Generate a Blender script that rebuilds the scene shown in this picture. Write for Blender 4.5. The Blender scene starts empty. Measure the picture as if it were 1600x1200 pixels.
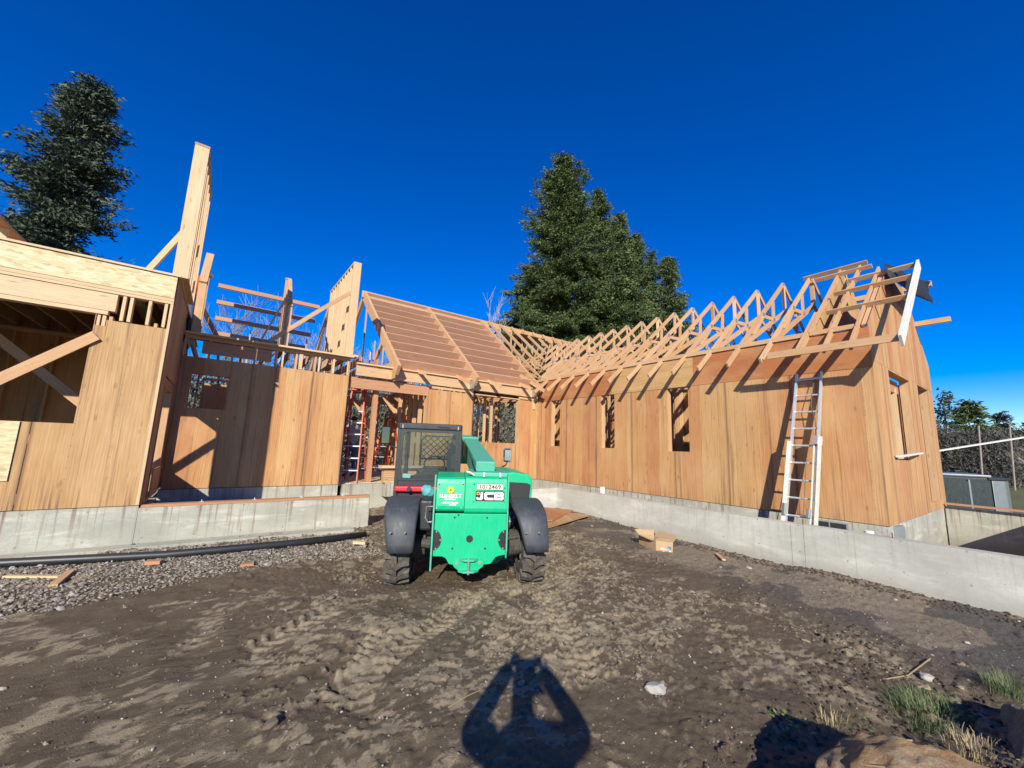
import bpy, math, random
import numpy as np
from mathutils import Vector, Matrix
R = math.radians
rnd = random.Random(7)
scn = bpy.context.scene
COL = scn.collection

# ------------------------------------------------------------------ camera, sky, sun, exposure
YAW, PITCH, ROLL = R(35.92), R(8.90), R(1.966)
CAM = Vector((0, 0, 1.65))
fwd = Vector((math.sin(YAW) * math.cos(PITCH), math.cos(YAW) * math.cos(PITCH), math.sin(PITCH)))
rgt = Vector((math.cos(YAW), -math.sin(YAW), 0))
upv = rgt.cross(fwd)
r2 = rgt * math.cos(ROLL) + upv * math.sin(ROLL)
u2 = -rgt * math.sin(ROLL) + upv * math.cos(ROLL)
cd = bpy.data.cameras.new('camera')
cam = bpy.data.objects.new('camera', cd)
COL.objects.link(cam)
cd.sensor_width = 36
cd.lens = 36 * 620 / 1600
cd.clip_start = 0.02
cd.clip_end = 3000
cam.matrix_world = Matrix(((r2.x, u2.x, -fwd.x, CAM.x), (r2.y, u2.y, -fwd.y, CAM.y), (r2.z, u2.z, -fwd.z, CAM.z), (0, 0, 0, 1)))
scn.camera = cam

AZ, EL = R(38.5), R(26)
SUN = Vector((math.sin(AZ) * math.cos(EL), math.cos(AZ) * math.cos(EL), -math.sin(EL)))
world = bpy.data.worlds.new('World')
scn.world = world
world.use_nodes = True
wn = world.node_tree.nodes
sky = wn.new('ShaderNodeTexSky')
sky.sky_type = 'NISHITA'
sky.sun_disc = False
sky.sun_elevation = EL
sky.sun_rotation = AZ + math.pi
sky.altitude = 0
sky.air_density = 0.8
sky.dust_density = 0.0
sky.ozone_density = 3.0
hsv = wn.new('ShaderNodeHueSaturation')
hsv.inputs['Saturation'].default_value = 1.62
hsv.inputs['Hue'].default_value = .5205
hsv.inputs['Value'].default_value = 1.18
world.node_tree.links.new(sky.outputs[0], hsv.inputs['Color'])
world.node_tree.links.new(hsv.outputs[0], wn['Background'].inputs['Color'])
wn['Background'].inputs['Strength'].default_value = 0.10
sl = bpy.data.lights.new('sun', 'SUN')
sl.energy = 4.6
sl.angle = R(0.5)
sl.color = (1.0, 0.94, 0.80)
so = bpy.data.objects.new('sun', sl)
COL.objects.link(so)
so.rotation_euler = SUN.to_track_quat('-Z', 'Y').to_euler()
scn.view_settings.view_transform = 'Standard'
scn.view_settings.look = 'None'
scn.view_settings.gamma = 1
scn.view_settings.use_curve_mapping = False
scn.view_settings.exposure = 0.62

# ------------------------------------------------------------------ materials
def new_mat(name):
    m = bpy.data.materials.new(name)
    m.use_nodes = True
    return m, m.node_tree.nodes, m.node_tree.links, m.node_tree.nodes['Principled BSDF']

def mapping(n, l, src, scale, loc=None):
    mp = n.new('ShaderNodeMapping')
    mp.inputs['Scale'].default_value = scale
    l.new(src, mp.inputs['Vector'])
    if loc is not None:
        l.new(loc, mp.inputs['Location'])
    return mp.outputs[0]

def noise(n, l, vec, scale=1, detail=4, rough=.6, dist=0):
    t = n.new('ShaderNodeTexNoise')
    t.inputs['Scale'].default_value = scale
    t.inputs['Detail'].default_value = detail
    t.inputs['Roughness'].default_value = rough
    t.inputs['Distortion'].default_value = dist
    l.new(vec, t.inputs['Vector'])
    return t.outputs['Fac']

def ramp(n, l, fac, stops):
    r = n.new('ShaderNodeValToRGB')
    e = r.color_ramp.elements
    while len(e) < len(stops):
        e.new(.5)
    for i, (p, c) in enumerate(stops):
        e[i].position = p
        e[i].color = (c[0], c[1], c[2], 1) if not isinstance(c, (int, float)) else (c, c, c, 1)
    l.new(fac, r.inputs[0])
    return r.outputs[0]

def mix(n, l, fac, a, b, mode='MIX'):
    m = n.new('ShaderNodeMix')
    m.data_type = 'RGBA'
    m.blend_type = mode
    for s, v in ((m.inputs['Factor'], fac), (m.inputs['A'], a), (m.inputs['B'], b)):
        if isinstance(v, (int, float)):
            s.default_value = v
        elif isinstance(v, tuple):
            s.default_value = (*v, 1)
        else:
            l.new(v, s)
    return m.outputs['Result']

def bump(n, l, h, bsdf, strength=.3, dist=.01):
    b = n.new('ShaderNodeBump')
    b.inputs['Strength'].default_value = strength
    b.inputs['Distance'].default_value = dist
    l.new(h, b.inputs['Height'])
    l.new(b.outputs[0], bsdf.inputs['Normal'])

def math_n(n, l, op, a, b=0.0):
    m = n.new('ShaderNodeMath')
    m.operation = op
    for i, v in enumerate((a, b)):
        if isinstance(v, (int, float)):
            m.inputs[i].default_value = v
        else:
            l.new(v, m.inputs[i])
    return m.outputs[0]

def lumber_mat(name, a, b, knot=.5):
    """sawn timber: grain runs along the UV u axis (metres)"""
    m, n, l, p = new_mat(name)
    uv = n.new('ShaderNodeUVMap').outputs[0]
    oi = n.new('ShaderNodeObjectInfo')
    off = n.new('ShaderNodeCombineXYZ')
    rr = math_n(n, l, 'MULTIPLY', oi.outputs['Random'], 71.0)
    l.new(rr, off.inputs[0]); l.new(rr, off.inputs[1])
    g = noise(n, l, mapping(n, l, uv, (1.6, 60, 1), off.outputs[0]), 1, 5, .65, .6)
    g2 = noise(n, l, mapping(n, l, uv, (.9, 9, 1), off.outputs[0]), 1, 3, .5, 1.0)
    base = mix(n, l, oi.outputs['Random'], a, b)
    base = mix(n, l, math_n(n, l, 'MULTIPLY', g2, .6), base, tuple(x * .62 for x in b))
    base = mix(n, l, ramp(n, l, g, [(.42, 0), (.62, .45)]), base, tuple(x * y for x, y in zip(b, (.72, .58, .5))))
    v = n.new('ShaderNodeTexVoronoi')
    v.inputs['Scale'].default_value = 1
    l.new(mapping(n, l, uv, (1.9, 11, 1), off.outputs[0]), v.inputs['Vector'])
    kn = ramp(n, l, v.outputs['Distance'], [(.05, knot), (.14, 0)])
    base = mix(n, l, kn, base, (.14, .06, .025))
    # grime and water marks
    dirt = noise(n, l, mapping(n, l, uv, (2.2, 5, 1), off.outputs[0]), 1, 5, .7)
    base = mix(n, l, ramp(n, l, dirt, [(.55, 0), (.8, .4)]), base, (.16, .11, .07))
    l.new(base, p.inputs['Base Color'])
    p.inputs['Roughness'].default_value = .75
    bump(n, l, g, p, .25, .002)
    return m

def ply_mat(name, cols, vertical=True, drips=True, rows=True):
    """fir plywood seen outdoors; world metres in object space"""
    m, n, l, p = new_mat(name)
    co = n.new('ShaderNodeTexCoord').outputs['Object']
    oi = n.new('ShaderNodeObjectInfo')
    sx = n.new('ShaderNodeSeparateXYZ')
    l.new(co, sx.inputs[0])
    h = math_n(n, l, 'ADD', sx.outputs[0], sx.outputs[1])
    cx = n.new('ShaderNodeCombineXYZ')
    if vertical:
        l.new(h, cx.inputs[0]); l.new(sx.outputs[2], cx.inputs[1])
    else:
        l.new(sx.outputs[2], cx.inputs[0]); l.new(h, cx.inputs[1])
    q = cx.outputs[0]
    off = n.new('ShaderNodeCombineXYZ')
    l.new(math_n(n, l, 'MULTIPLY', oi.outputs['Random'], 37.0), off.inputs[0])
    l.new(math_n(n, l, 'MULTIPLY', oi.outputs['Random'], 91.0), off.inputs[1])
    # veneer strips of differing tint
    vo = n.new('ShaderNodeTexVoronoi')
    vo.voronoi_dimensions = '1D'
    vo.inputs['Scale'].default_value = 3.0
    ww = math_n(n, l, 'ADD', math_n(n, l, 'MULTIPLY', oi.outputs['Random'], 13.0), h if vertical else sx.outputs[2])
    l.new(ww, vo.inputs['W'])
    sp = n.new('ShaderNodeSeparateColor')
    l.new(vo.outputs['Color'], sp.inputs[0])
    t = math_n(n, l, 'ADD', math_n(n, l, 'MULTIPLY', sp.outputs[0], .68), math_n(n, l, 'MULTIPLY', oi.outputs['Random'], .32))
    base = ramp(n, l, t, [(i / (len(cols) - 1), c) for i, c in enumerate(cols)])
    vd = n.new('ShaderNodeTexVoronoi')
    vd.voronoi_dimensions = '1D'; vd.feature = 'DISTANCE_TO_EDGE'
    vd.inputs['Scale'].default_value = 3.0
    l.new(ww, vd.inputs['W'])
    edge_fade = noise(n, l, mapping(n, l, q, (3, .9, 1), off.outputs[0]), 1, 3, .6)
    seam = math_n(n, l, 'MULTIPLY', ramp(n, l, vd.outputs['Distance'], [(.004, .75), (.02, 0)]), ramp(n, l, edge_fade, [(.4, 0), (.6, 1)]))
    base = mix(n, l, seam, base, (.16, .075, .03))
    # cathedral grain
    wv = n.new('ShaderNodeTexWave')
    wv.wave_type = 'BANDS'; wv.bands_direction = 'X'; wv.wave_profile = 'SAW'
    wv.inputs['Scale'].default_value = 9
    wv.inputs['Distortion'].default_value = 14
    wv.inputs['Detail'].default_value = 3
    wv.inputs['Detail Scale'].default_value = .5
    l.new(mapping(n, l, q, (1, .13, 1), off.outputs[0]), wv.inputs['Vector'])
    g = noise(n, l, mapping(n, l, q, (45, 1.6, 1), off.outputs[0]), 1, 6, .7, .8)
    base = mix(n, l, math_n(n, l, 'MULTIPLY', wv.outputs['Fac'], .36), base, (.27, .115, .035))
    base = mix(n, l, ramp(n, l, g, [(.45, 0), (.7, .5)]), base, (.24, .11, .04))
    pale = noise(n, l, mapping(n, l, q, (2.2, .7, 1), off.outputs[0]), 1, 5, .6)
    base = mix(n, l, ramp(n, l, pale, [(.45, 0), (.75, .45)]), base, (.60, .40, .20))
    if rows:
        # knots and plugs, strung in loose rows
        vk = n.new('ShaderNodeTexVoronoi')
        vk.inputs['Scale'].default_value = 1
        l.new(mapping(n, l, q, (7.5, 3.2, 1), off.outputs[0]), vk.inputs['Vector'])
        k = ramp(n, l, vk.outputs['Distance'], [(.07, .6), (.20, 0)])
        band = noise(n, l, mapping(n, l, q, (.25, 1.7, 1), off.outputs[0]), 1, 1, .3)
        k = math_n(n, l, 'MULTIPLY', k, ramp(n, l, band, [(.46, 0), (.54, 1)]))
        base = mix(n, l, k, base, (.24, .105, .045))
    tc2 = n.new('ShaderNodeTexCoord')
    sg = n.new('ShaderNodeSeparateXYZ'); l.new(tc2.outputs['Generated'], sg.inputs[0])
    sn = n.new('ShaderNodeSeparateXYZ'); l.new(tc2.outputs['Normal'], sn.inputs[0])
    ax = math_n(n, l, 'ABSOLUTE', sn.outputs[0])
    gg = math_n(n, l, 'ADD', math_n(n, l, 'MULTIPLY', sg.outputs[1], ax), math_n(n, l, 'MULTIPLY', sg.outputs[0], math_n(n, l, 'SUBTRACT', 1.0, ax)))
    ed = math_n(n, l, 'MINIMUM', gg, math_n(n, l, 'SUBTRACT', 1.0, gg))
    ed = math_n(n, l, 'ADD', ed, math_n(n, l, 'MULTIPLY', math_n(n, l, 'SUBTRACT', g, .5), .05))
    if vertical:
        base = mix(n, l, math_n(n, l, 'MULTIPLY', ramp(n, l, ed, [(.0, .8), (.035, 0)]), ramp(n, l, noise(n, l, mapping(n, l, q, (2, .6, 1)), 1, 3, .6), [(.35, .35), (.6, 1)])), base, (.14, .07, .04))
    # nail heads in rows along the studs
    cn = n.new('ShaderNodeCombineXYZ')
    l.new(math_n(n, l, 'FRACT', math_n(n, l, 'MULTIPLY', math_n(n, l, 'ADD', h, .19), 2.463)), cn.inputs[0]); l.new(math_n(n, l, 'FRACT', math_n(n, l, 'MULTIPLY', sx.outputs[2], 6.56)), cn.inputs[1])
    vl = n.new('ShaderNodeVectorMath'); vl.operation = 'DISTANCE'
    l.new(mapping(n, l, cn.outputs[0], (2.66, 1, 1)), vl.inputs[0]); vl.inputs[1].default_value = (1.33, .5, 0)
    base = mix(n, l, ramp(n, l, vl.outputs['Value'], [(.03, .55), (.055, 0)]), base, (.10, .06, .04))
    if drips:
        d = noise(n, l, mapping(n, l, q, (11, .22, 1)), 1, 4, .7)
        base = mix(n, l, ramp(n, l, d, [(.55, 0), (.70, .7)]), base, (.13, .07, .04))
        d2 = noise(n, l, mapping(n, l, q, (34, .5, 1)), 1, 3, .6)
        lowz = n.new('ShaderNodeMapRange')
        l.new(sx.outputs[2], lowz.inputs[0])
        lowz.inputs[1].default_value = .95; lowz.inputs[2].default_value = .62
        base = mix(n, l, math_n(n, l, 'MULTIPLY', ramp(n, l, d2, [(.55, 0), (.66, .7)]), lowz.outputs[0]), base, (.12, .055, .04))
    l.new(base, p.inputs['Base Color'])
    p.inputs['Roughness'].default_value = .8
    bump(n, l, g, p, .3, .003)
    return m

def flat_mat(name, c, rough=.6, metal=0, var=.25, scale=6, bumpk=0):
    m, n, l, p = new_mat(name)
    co = n.new('ShaderNodeTexCoord').outputs['Object']
    f = noise(n, l, co, scale, 5, .65)
    l.new(mix(n, l, ramp(n, l, f, [(.35, 0), (.75, var)]), c, tuple(x * .45 for x in c)), p.inputs['Base Color'])
    p.inputs['Roughness'].default_value = rough
    p.inputs['Metallic'].default_value = metal
    if bumpk:
        bump(n, l, f, p, bumpk, .01)
    return m

def paint_mat(name, c, rough=.35, dust=.35, dustc=(.25, .2, .15)):
    """machine paint with dust and scuffs"""
    m, n, l, p = new_mat(name)
    co = n.new('ShaderNodeTexCoord').outputs['Object']
    f = noise(n, l, co, 3.5, 8, .7)
    f2 = noise(n, l, mapping(n, l, co, (8, 8, 2)), 3, 8, .75)
    b = mix(n, l, ramp(n, l, f, [(.4, 0), (.8, .3)]), c, tuple(x * .7 for x in c))
    b = mix(n, l, ramp(n, l, f2, [(.5, 0), (.78, dust)]), b, dustc)
    l.new(b, p.inputs['Base Color'])
    l.new(ramp(n, l, f2, [(.3, rough), (.8, min(1, rough + .4))]), p.inputs['Roughness'])
    return m

def concrete_mat(name, c, streaks=.6, seams=0):
    m, n, l, p = new_mat(name)
    co = n.new('ShaderNodeTexCoord').outputs['Object']
    sx = n.new('ShaderNodeSeparateXYZ')
    l.new(co, sx.inputs[0])
    big = noise(n, l, co, 1.3, 6, .65, .4)
    fine = noise(n, l, co, 38, 6, .75)
    b = mix(n, l, ramp(n, l, big, [(.35, 0), (.68, .8)]), c, tuple(x * .66 for x in c))
    b = mix(n, l, ramp(n, l, fine, [(.45, 0), (.8, .5)]), b, tuple(x * .5 for x in c))
    lime = noise(n, l, mapping(n, l, co, (.7, .7, 3.2)), 1.6, 6, .7, .5)
    b = mix(n, l, ramp(n, l, lime, [(.52, 0), (.64, .45)]), b, (.66, .64, .58))
    st = noise(n, l, mapping(n, l, co, (13, 13, .5)), 1, 4, .65)
    b = mix(n, l, ramp(n, l, st, [(.56, 0), (.7, streaks)]), b, (.20, .12, .075))
    top = n.new('ShaderNodeMapRange'); l.new(sx.outputs[2], top.inputs[0]); top.inputs[1].default_value = .05; top.inputs[2].default_value = .60
    st2 = noise(n, l, mapping(n, l, co, (19, 19, .25)), 1, 3, .6)
    b = mix(n, l, math_n(n, l, 'MULTIPLY', math_n(n, l, 'MULTIPLY', ramp(n, l, st2, [(.55, 0), (.63, .9)]), top.outputs[0]), streaks), b, (.16, .085, .055))
    hz = math_n(n, l, 'ADD', sx.outputs[0], sx.outputs[1])
    fr = math_n(n, l, 'FRACT', math_n(n, l, 'MULTIPLY', hz, .41))
    b = mix(n, l, math_n(n, l, 'MULTIPLY', ramp(n, l, fr, [(.0, .55), (.006, 0)]), 1.0), b, (.17, .15, .12))
    # damp, soil-stained foot
    foot = n.new('ShaderNodeMapRange')
    l.new(math_n(n, l, 'ADD', sx.outputs[2], math_n(n, l, 'MULTIPLY', big, .3)), foot.inputs[0])
    foot.inputs[1].default_value = .22; foot.inputs[2].default_value = -.05
    b = mix(n, l, math_n(n, l, 'MULTIPLY', foot.outputs[0], .55), b, (.21, .175, .13))
    ct = n.new('ShaderNodeCombineXYZ')
    l.new(math_n(n, l, 'FRACT', math_n(n, l, 'MULTIPLY', math_n(n, l, 'ADD', hz, .2), 1.64)), ct.inputs[0]); l.new(math_n(n, l, 'FRACT', math_n(n, l, 'MULTIPLY', math_n(n, l, 'ADD', sx.outputs[2], .08), 2.46)), ct.inputs[1])
    dt = n.new('ShaderNodeVectorMath'); dt.operation = 'DISTANCE'
    l.new(mapping(n, l, ct.outputs[0], (1.5, 1, 1)), dt.inputs[0]); dt.inputs[1].default_value = (.75, .5, 0)
    b = mix(n, l, ramp(n, l, dt.outputs['Value'], [(.022, .55), (.045, 0)]), b, (.14, .12, .10))
    patch = noise(n, l, mapping(n, l, co, (.45, .45, 1.1)), 1, 4, .55, .3)
    b = mix(n, l, ramp(n, l, patch, [(.47, 0), (.56, .38)]), b, tuple(x * .58 for x in c))
    vp = n.new('ShaderNodeTexVoronoi')
    vp.inputs['Scale'].default_value = 9
    l.new(co, vp.inputs['Vector'])
    pit = ramp(n, l, vp.outputs['Distance'], [(.03, .8), (.07, 0)])
    b = mix(n, l, pit, b, (.12, .1, .08))
    l.new(b, p.inputs['Base Color'])
    p.inputs['Roughness'].default_value = .9
    bump(n, l, fine, p, .35, .006)
    return m

M = {}
M['lumber'] = lumber_mat('fir_lumber', (.66, .45, .26), (.56, .33, .165))
M['lumber_pale'] = lumber_mat('pale_lumber', (.74, .56, .35), (.66, .46, .26))
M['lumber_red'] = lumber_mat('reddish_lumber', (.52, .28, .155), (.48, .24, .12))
M['lumber_purlin'] = lumber_mat('pinkish_fir_lumber', (.70, .41, .27), (.62, .34, .21))
M['lumber_white'] = lumber_mat('primed_white_board', (.74, .73, .68), (.68, .67, .61), .1)
M['ply'] = ply_mat('fir_plywood', [(.44, .25, .095), (.57, .345, .15), (.49, .225, .09), (.53, .30, .12), (.43, .17, .07), (.58, .36, .165)])
M['ply_red'] = ply_mat('red_fir_plywood', [(.42, .155, .055), (.38, .13, .045), (.46, .19, .07)], vertical=False, drips=False)
M['ply_yellow'] = ply_mat('yellow_fir_plywood', [(.48, .30, .12), (.52, .33, .14), (.46, .27, .1)], vertical=False, drips=False)
M['ply_left'] = ply_mat('tan_fir_plywood', [(.50, .31, .135), (.45, .26, .105), (.54, .37, .18), (.47, .28, .12)])
M['concrete'] = concrete_mat('weathered_concrete', (.44, .43, .355), .8)
M['concrete_low'] = concrete_mat('new_concrete', (.55, .535, .465), .2)

def osb():
    m, n, l, p = new_mat('osb')
    co = n.new('ShaderNodeTexCoord').outputs['Object']
    v = n.new('ShaderNodeTexVoronoi'); v.inputs['Scale'].default_value = 1
    w = noise(n, l, co, 5, 3, .6)
    sc = mapping(n, l, co, (11, 11, 42))
    vm = n.new('ShaderNodeVectorMath'); vm.operation = 'ADD'
    l.new(sc, vm.inputs[0]); l.new(w, vm.inputs[1])
    l.new(vm.outputs[0], v.inputs['Vector'])
    sp = n.new('ShaderNodeSeparateColor'); l.new(v.outputs['Color'], sp.inputs[0])
    b = ramp(n, l, sp.outputs[0], [(0, (.44, .33, .17)), (.2, (.56, .44, .25)), (.7, (.64, .52, .31)), (1, (.70, .59, .38))])
    l.new(b, p.inputs['Base Color'])
    p.inputs['Roughness'].default_value = .8
    bump(n, l, v.outputs['Distance'], p, .3, .004)
    return m
M['osb'] = osb()
M['osb_shade'] = flat_mat('shade_toned_osb', (.30, .21, .12), .85, 0, .4, 8)  # darkened OSB tone, interior shade of the garage put into the colour
M['steel'] = flat_mat('galvanised_plate', (.48, .5, .52), .45, .7, .3, 20)
M['aluminium'] = flat_mat('worn_aluminium', (.72, .73, .72), .42, .55, .3, 14)
M['white_fg'] = flat_mat('chalky_white_fibreglass', (.70, .66, .55), .6, 0, .45, 14)
M['felt'] = flat_mat('black_roofing_felt', (.016, .017, .022), .7, 0, .3, 5, .2)
M['pvc'] = flat_mat('white_pvc', (.78, .78, .75), .45, 0, .1, 8)
M['greybox'] = flat_mat('grey_plastic', (.25, .28, .28), .5, 0, .2, 8)
M['dark_void'] = flat_mat('dark_vent', (.02, .022, .022), .8, 0, .2, 8)
M['bark'] = flat_mat('bark', (.17, .13, .10), .95, 0, .6, 4, .6)
M['twig'] = flat_mat('bare_twigs', (.30, .25, .21), .95, 0, .5, 2)
M['red_fg'] = flat_mat('red_ladder_rail', (.50, .05, .015), .5, 0, .3, 8)
M['black'] = flat_mat('black_plastic', (.022, .024, .027), .45, 0, .3, 10)

def leaf_mat(name, c1, c2, c3):
    m, n, l, p = new_mat(name)
    co = n.new('ShaderNodeTexCoord').outputs['Object']
    a = noise(n, l, co, .55, 4, .6)
    b = noise(n, l, co, 6, 3, .6)
    col = ramp(n, l, a, [(.3, c1), (.5, c2), (.7, c3)])
    col = mix(n, l, ramp(n, l, b, [(.4, 0), (.8, .5)]), col, tuple(x * .5 for x in c2))
    at = n.new('ShaderNodeAttribute'); at.attribute_name = 'tint'
    col = mix(n, l, ramp(n, l, at.outputs['Fac'], [(.0, 0), (.55, 0), (1, .75)]), col, tuple(min(1, x * 1.9 + .012) for x in c3))
    l.new(col, p.inputs['Base Color'])
    p.inputs['Roughness'].default_value = .7
    p.inputs['Specular IOR Level'].default_value = .3
    return m
M['needle'] = leaf_mat('fir_needles', (.045, .075, .034), (.070, .102, .034), (.100, .132, .038))
M['needle_blue'] = leaf_mat('dark_pine_needles', (.040, .060, .046), (.056, .078, .048), (.080, .100, .052))
M['brush'] = leaf_mat('winter_brush', (.13, .12, .09), (.17, .155, .115), (.10, .115, .075))
M['grass'] = leaf_mat('grass_blades', (.08, .12, .04), (.12, .165, .06), (.20, .20, .10))

# ------------------------------------------------------------------ mesh helpers
def link(name, me, mat, parent=None):
    o = bpy.data.objects.new(name, me)
    COL.objects.link(o)
    if mat is not None and not me.materials:
        me.materials.append(M[mat] if isinstance(mat, str) else mat)
    if parent is not None:
        o.parent = parent
    return o

def empty(name, loc=(0, 0, 0), rz=0):
    o = bpy.data.objects.new(name, None)
    COL.objects.link(o)
    o.location = loc
    o.rotation_euler = (0, 0, rz)
    return o

def tag(o, label=None, cat=None, group=None, kind=None):
    if label: o['label'] = label
    if cat: o['category'] = cat
    if group: o['group'] = group
    if kind: o['kind'] = kind
    return o

class MB:
    def __init__(s):
        s.v, s.f, s.uv = [], [], []
    def add(s, vs, fs, uvs=None):
        b = len(s.v)
        s.v += [tuple(x) for x in vs]
        for i, f in enumerate(fs):
            s.f.append([b + k for k in f])
            s.uv.append(uvs[i] if uvs else [(vs[k][0] + vs[k][1], vs[k][2]) for k in f])
    def box(s, a, b):
        (x0, y0, z0), (x1, y1, z1) = a, b
        x0, x1 = sorted((x0, x1)); y0, y1 = sorted((y0, y1)); z0, z1 = sorted((z0, z1))
        vs = [(x0, y0, z0), (x1, y0, z0), (x1, y1, z0), (x0, y1, z0), (x0, y0, z1), (x1, y0, z1), (x1, y1, z1), (x0, y1, z1)]
        fs = [(0, 3, 2, 1), (4, 5, 6, 7), (0, 1, 5, 4), (1, 2, 6, 5), (2, 3, 7, 6), (3, 0, 4, 7)]
        d = [x1 - x0, y1 - y0, z1 - z0]
        L = d.index(max(d))
        uvs = []
        for f in fs:
            uvs.append([(vs[k][L], vs[k][(L + 1) % 3] + vs[k][(L + 2) % 3]) for k in f])
        s.add(vs, fs, uvs)
        return s
    def beam(s, A, B, w, h, up=(0, 0, 1), cutA=None, cutB=None):
        """w = width across 'up', h = depth along 'up'"""
        A, B, up = Vector(A), Vector(B), Vector(up)
        d = (B - A); L = d.length; d.normalize()
        sx_ = d.cross(up)
        if sx_.length < 1e-4: sx_ = d.cross(Vector((0, 1, 0)))
        sx_.normalize()
        uu = sx_.cross(d).normalized()
        vs = []
        for P_, t in ((A, 0), (B, L)):
            for i, j in ((-1, -1), (1, -1), (1, 1), (-1, 1)):
                vs.append(P_ + sx_ * (i * w / 2) + uu * (j * h / 2))
        fs = [(0, 1, 2, 3), (7, 6, 5, 4), (0, 4, 5, 1), (1, 5, 6, 2), (2, 6, 7, 3), (3, 7, 4, 0)]
        q = [(-w / 2, -h / 2), (w / 2, -h / 2), (w / 2, h / 2), (-w / 2, h / 2)] * 2
        uvs = []
        for n_, f in enumerate(fs):
            uvs.append([((L if k > 3 else 0), q[k][0] + q[k][1] + .3 * n_) for k in f])
        s.add(vs, fs, uvs)
        return s
    def prism(s, poly, axis, a, b):
        """poly: 2D points; extruded along axis 0=x (poly in y,z), 1=y (poly in x,z), 2=z"""
        def mk(p, t):
            return (t, p[0], p[1]) if axis == 0 else (p[0], t, p[1]) if axis == 1 else (p[0], p[1], t)
        n_ = len(poly)
        vs = [mk(p, a) for p in poly] + [mk(p, b) for p in poly]
        fs = [tuple(range(n_))[::-1], tuple(range(n_, 2 * n_))] + [(i, (i + 1) % n_, n_ + (i + 1) % n_, n_ + i) for i in range(n_)]
        s.add(vs, fs)
        return s
    def tube(s, pts, r, seg=8, cap=True):
        pts = [Vector(p) for p in pts]
        rs = r if isinstance(r, (list, tuple)) else [r] * len(pts)
        rings = []
        ref = None
        for i, p in enumerate(pts):
            d = (pts[min(i + 1, len(pts) - 1)] - pts[max(i - 1, 0)]).normalized()
            if ref is None or abs(d.dot(ref)) > .98:
                ref = Vector((0, 0, 1)) if abs(d.z) < .9 else Vector((1, 0, 0))
            a = d.cross(ref).normalized(); b = d.cross(a)
            rings.append([p + (a * math.cos(2 * math.pi * k / seg) + b * math.sin(2 * math.pi * k / seg)) * rs[i] for k in range(seg)])
        vs = [v for ring in rings for v in ring]
        fs = []
        for i in range(len(pts) - 1):
            for k in range(seg):
                fs.append((i * seg + k, i * seg + (k + 1) % seg, (i + 1) * seg + (k + 1) % seg, (i + 1) * seg + k))
        if cap:
            fs.append(tuple(range(seg))[::-1]); fs.append(tuple(range((len(pts) - 1) * seg, len(pts) * seg)))
        s.add(vs, fs)
        return s
    def disc(s, c, nrm, r, th=.01, seg=20):
        c, nrm = Vector(c), Vector(nrm).normalized()
        return s.tube([c, c + nrm * th], r, seg)
    def build(s, name, mat, parent=None, smooth=False, bevel=0):
        me = bpy.data.meshes.new(name)
        me.from_pydata(s.v, [], s.f)
        uvl = me.uv_layers.new(name='UVMap')
        flat = [c for f in s.uv for t in f for c in t]
        if len(flat) == 2 * len(me.loops):
            uvl.data.foreach_set('uv', flat)
        if smooth:
            me.polygons.foreach_set('use_smooth', [True] * len(me.polygons))
        me.update()
        o = link(name, me, mat, parent)
        if bevel:
            md = o.modifiers.new('bevel', 'BEVEL')
            md.width = bevel; md.segments = 2; md.limit_method = 'ANGLE'
        return o

def jit(v, a=.004):
    return tuple(x + rnd.uniform(-a, a) for x in v)

# ------------------------------------------------------------------ noise for geometry
def vnoise(x, y, seed=0):
    xi = np.floor(x).astype(np.int64); yi = np.floor(y).astype(np.int64)
    xf = x - xi; yf = y - yi
    u = xf * xf * xf * (xf * (xf * 6 - 15) + 10); v = yf * yf * yf * (yf * (yf * 6 - 15) + 10)
    def h(a, b):
        n_ = (a * 374761393 + b * 668265263 + seed * 1274126177) & 0x7fffffff
        n_ = ((n_ ^ (n_ >> 13)) * 1274126177) & 0x7fffffff
        return ((n_ ^ (n_ >> 16)) & 0xffff) / 65535.0
    return (h(xi, yi) * (1 - u) + h(xi + 1, yi) * u) * (1 - v) + (h(xi, yi + 1) * (1 - u) + h(xi + 1, yi + 1) * u) * v

def fbm(x, y, o=4, seed=0, g=.5):
    t = 0; a = 1; s = 0
    for i in range(o):
        t = t + a * vnoise(x * 2 ** i + 17.3 * i, y * 2 ** i - 9.1 * i, seed + i); s += a; a *= g
    return t / s

def sstep(a, b, x):
    t = np.clip((x - a) / (b - a), 0, 1)
    return t * t * (3 - 2 * t)

def base_h(x, y):
    x = np.asarray(x, float); y = np.asarray(y, float)
    h = np.zeros(np.broadcast(x, y).shape)
    # yard dips gently towards the low wall
    h = h - .12 * sstep(5.2, 7.5, x) * sstep(7.5, 4.5, y) * (x < 7.9)
    # ground behind the low wall, then the sunken strip in front of the gable
    beh = sstep(7.84, 7.96, x)
    inside = sstep(1.9, 2.3, y)
    h = h * (1 - beh) + beh * (.22 * inside + (-.55) * (1 - inside))
    far = sstep(13.62, 13.74, x)
    h = h * (1 - far) + far * (.18 - .75 * sstep(13.8, 17, x) - .0 * x)
    # far fields and slow roll
    dist = np.hypot(x, y)
    h = h + far * .4 * sstep(26, 120, x)
    # bank of soil at the lower right, where the boulders lie
    d = np.hypot((x - 3.2) * .8, y + .25)
    h = h + .16 * sstep(1.25, .35, d)
    h = h - .07 * np.exp(-(((x - 2.95) / 1.5) ** 2 + ((y - 4.9) / 1.3) ** 2)) * (x < 7.8)
    return h

TR = R(27)
trf = np.array([math.sin(TR), math.cos(TR)]); trr = np.array([math.cos(TR), -math.sin(TR)])

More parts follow.
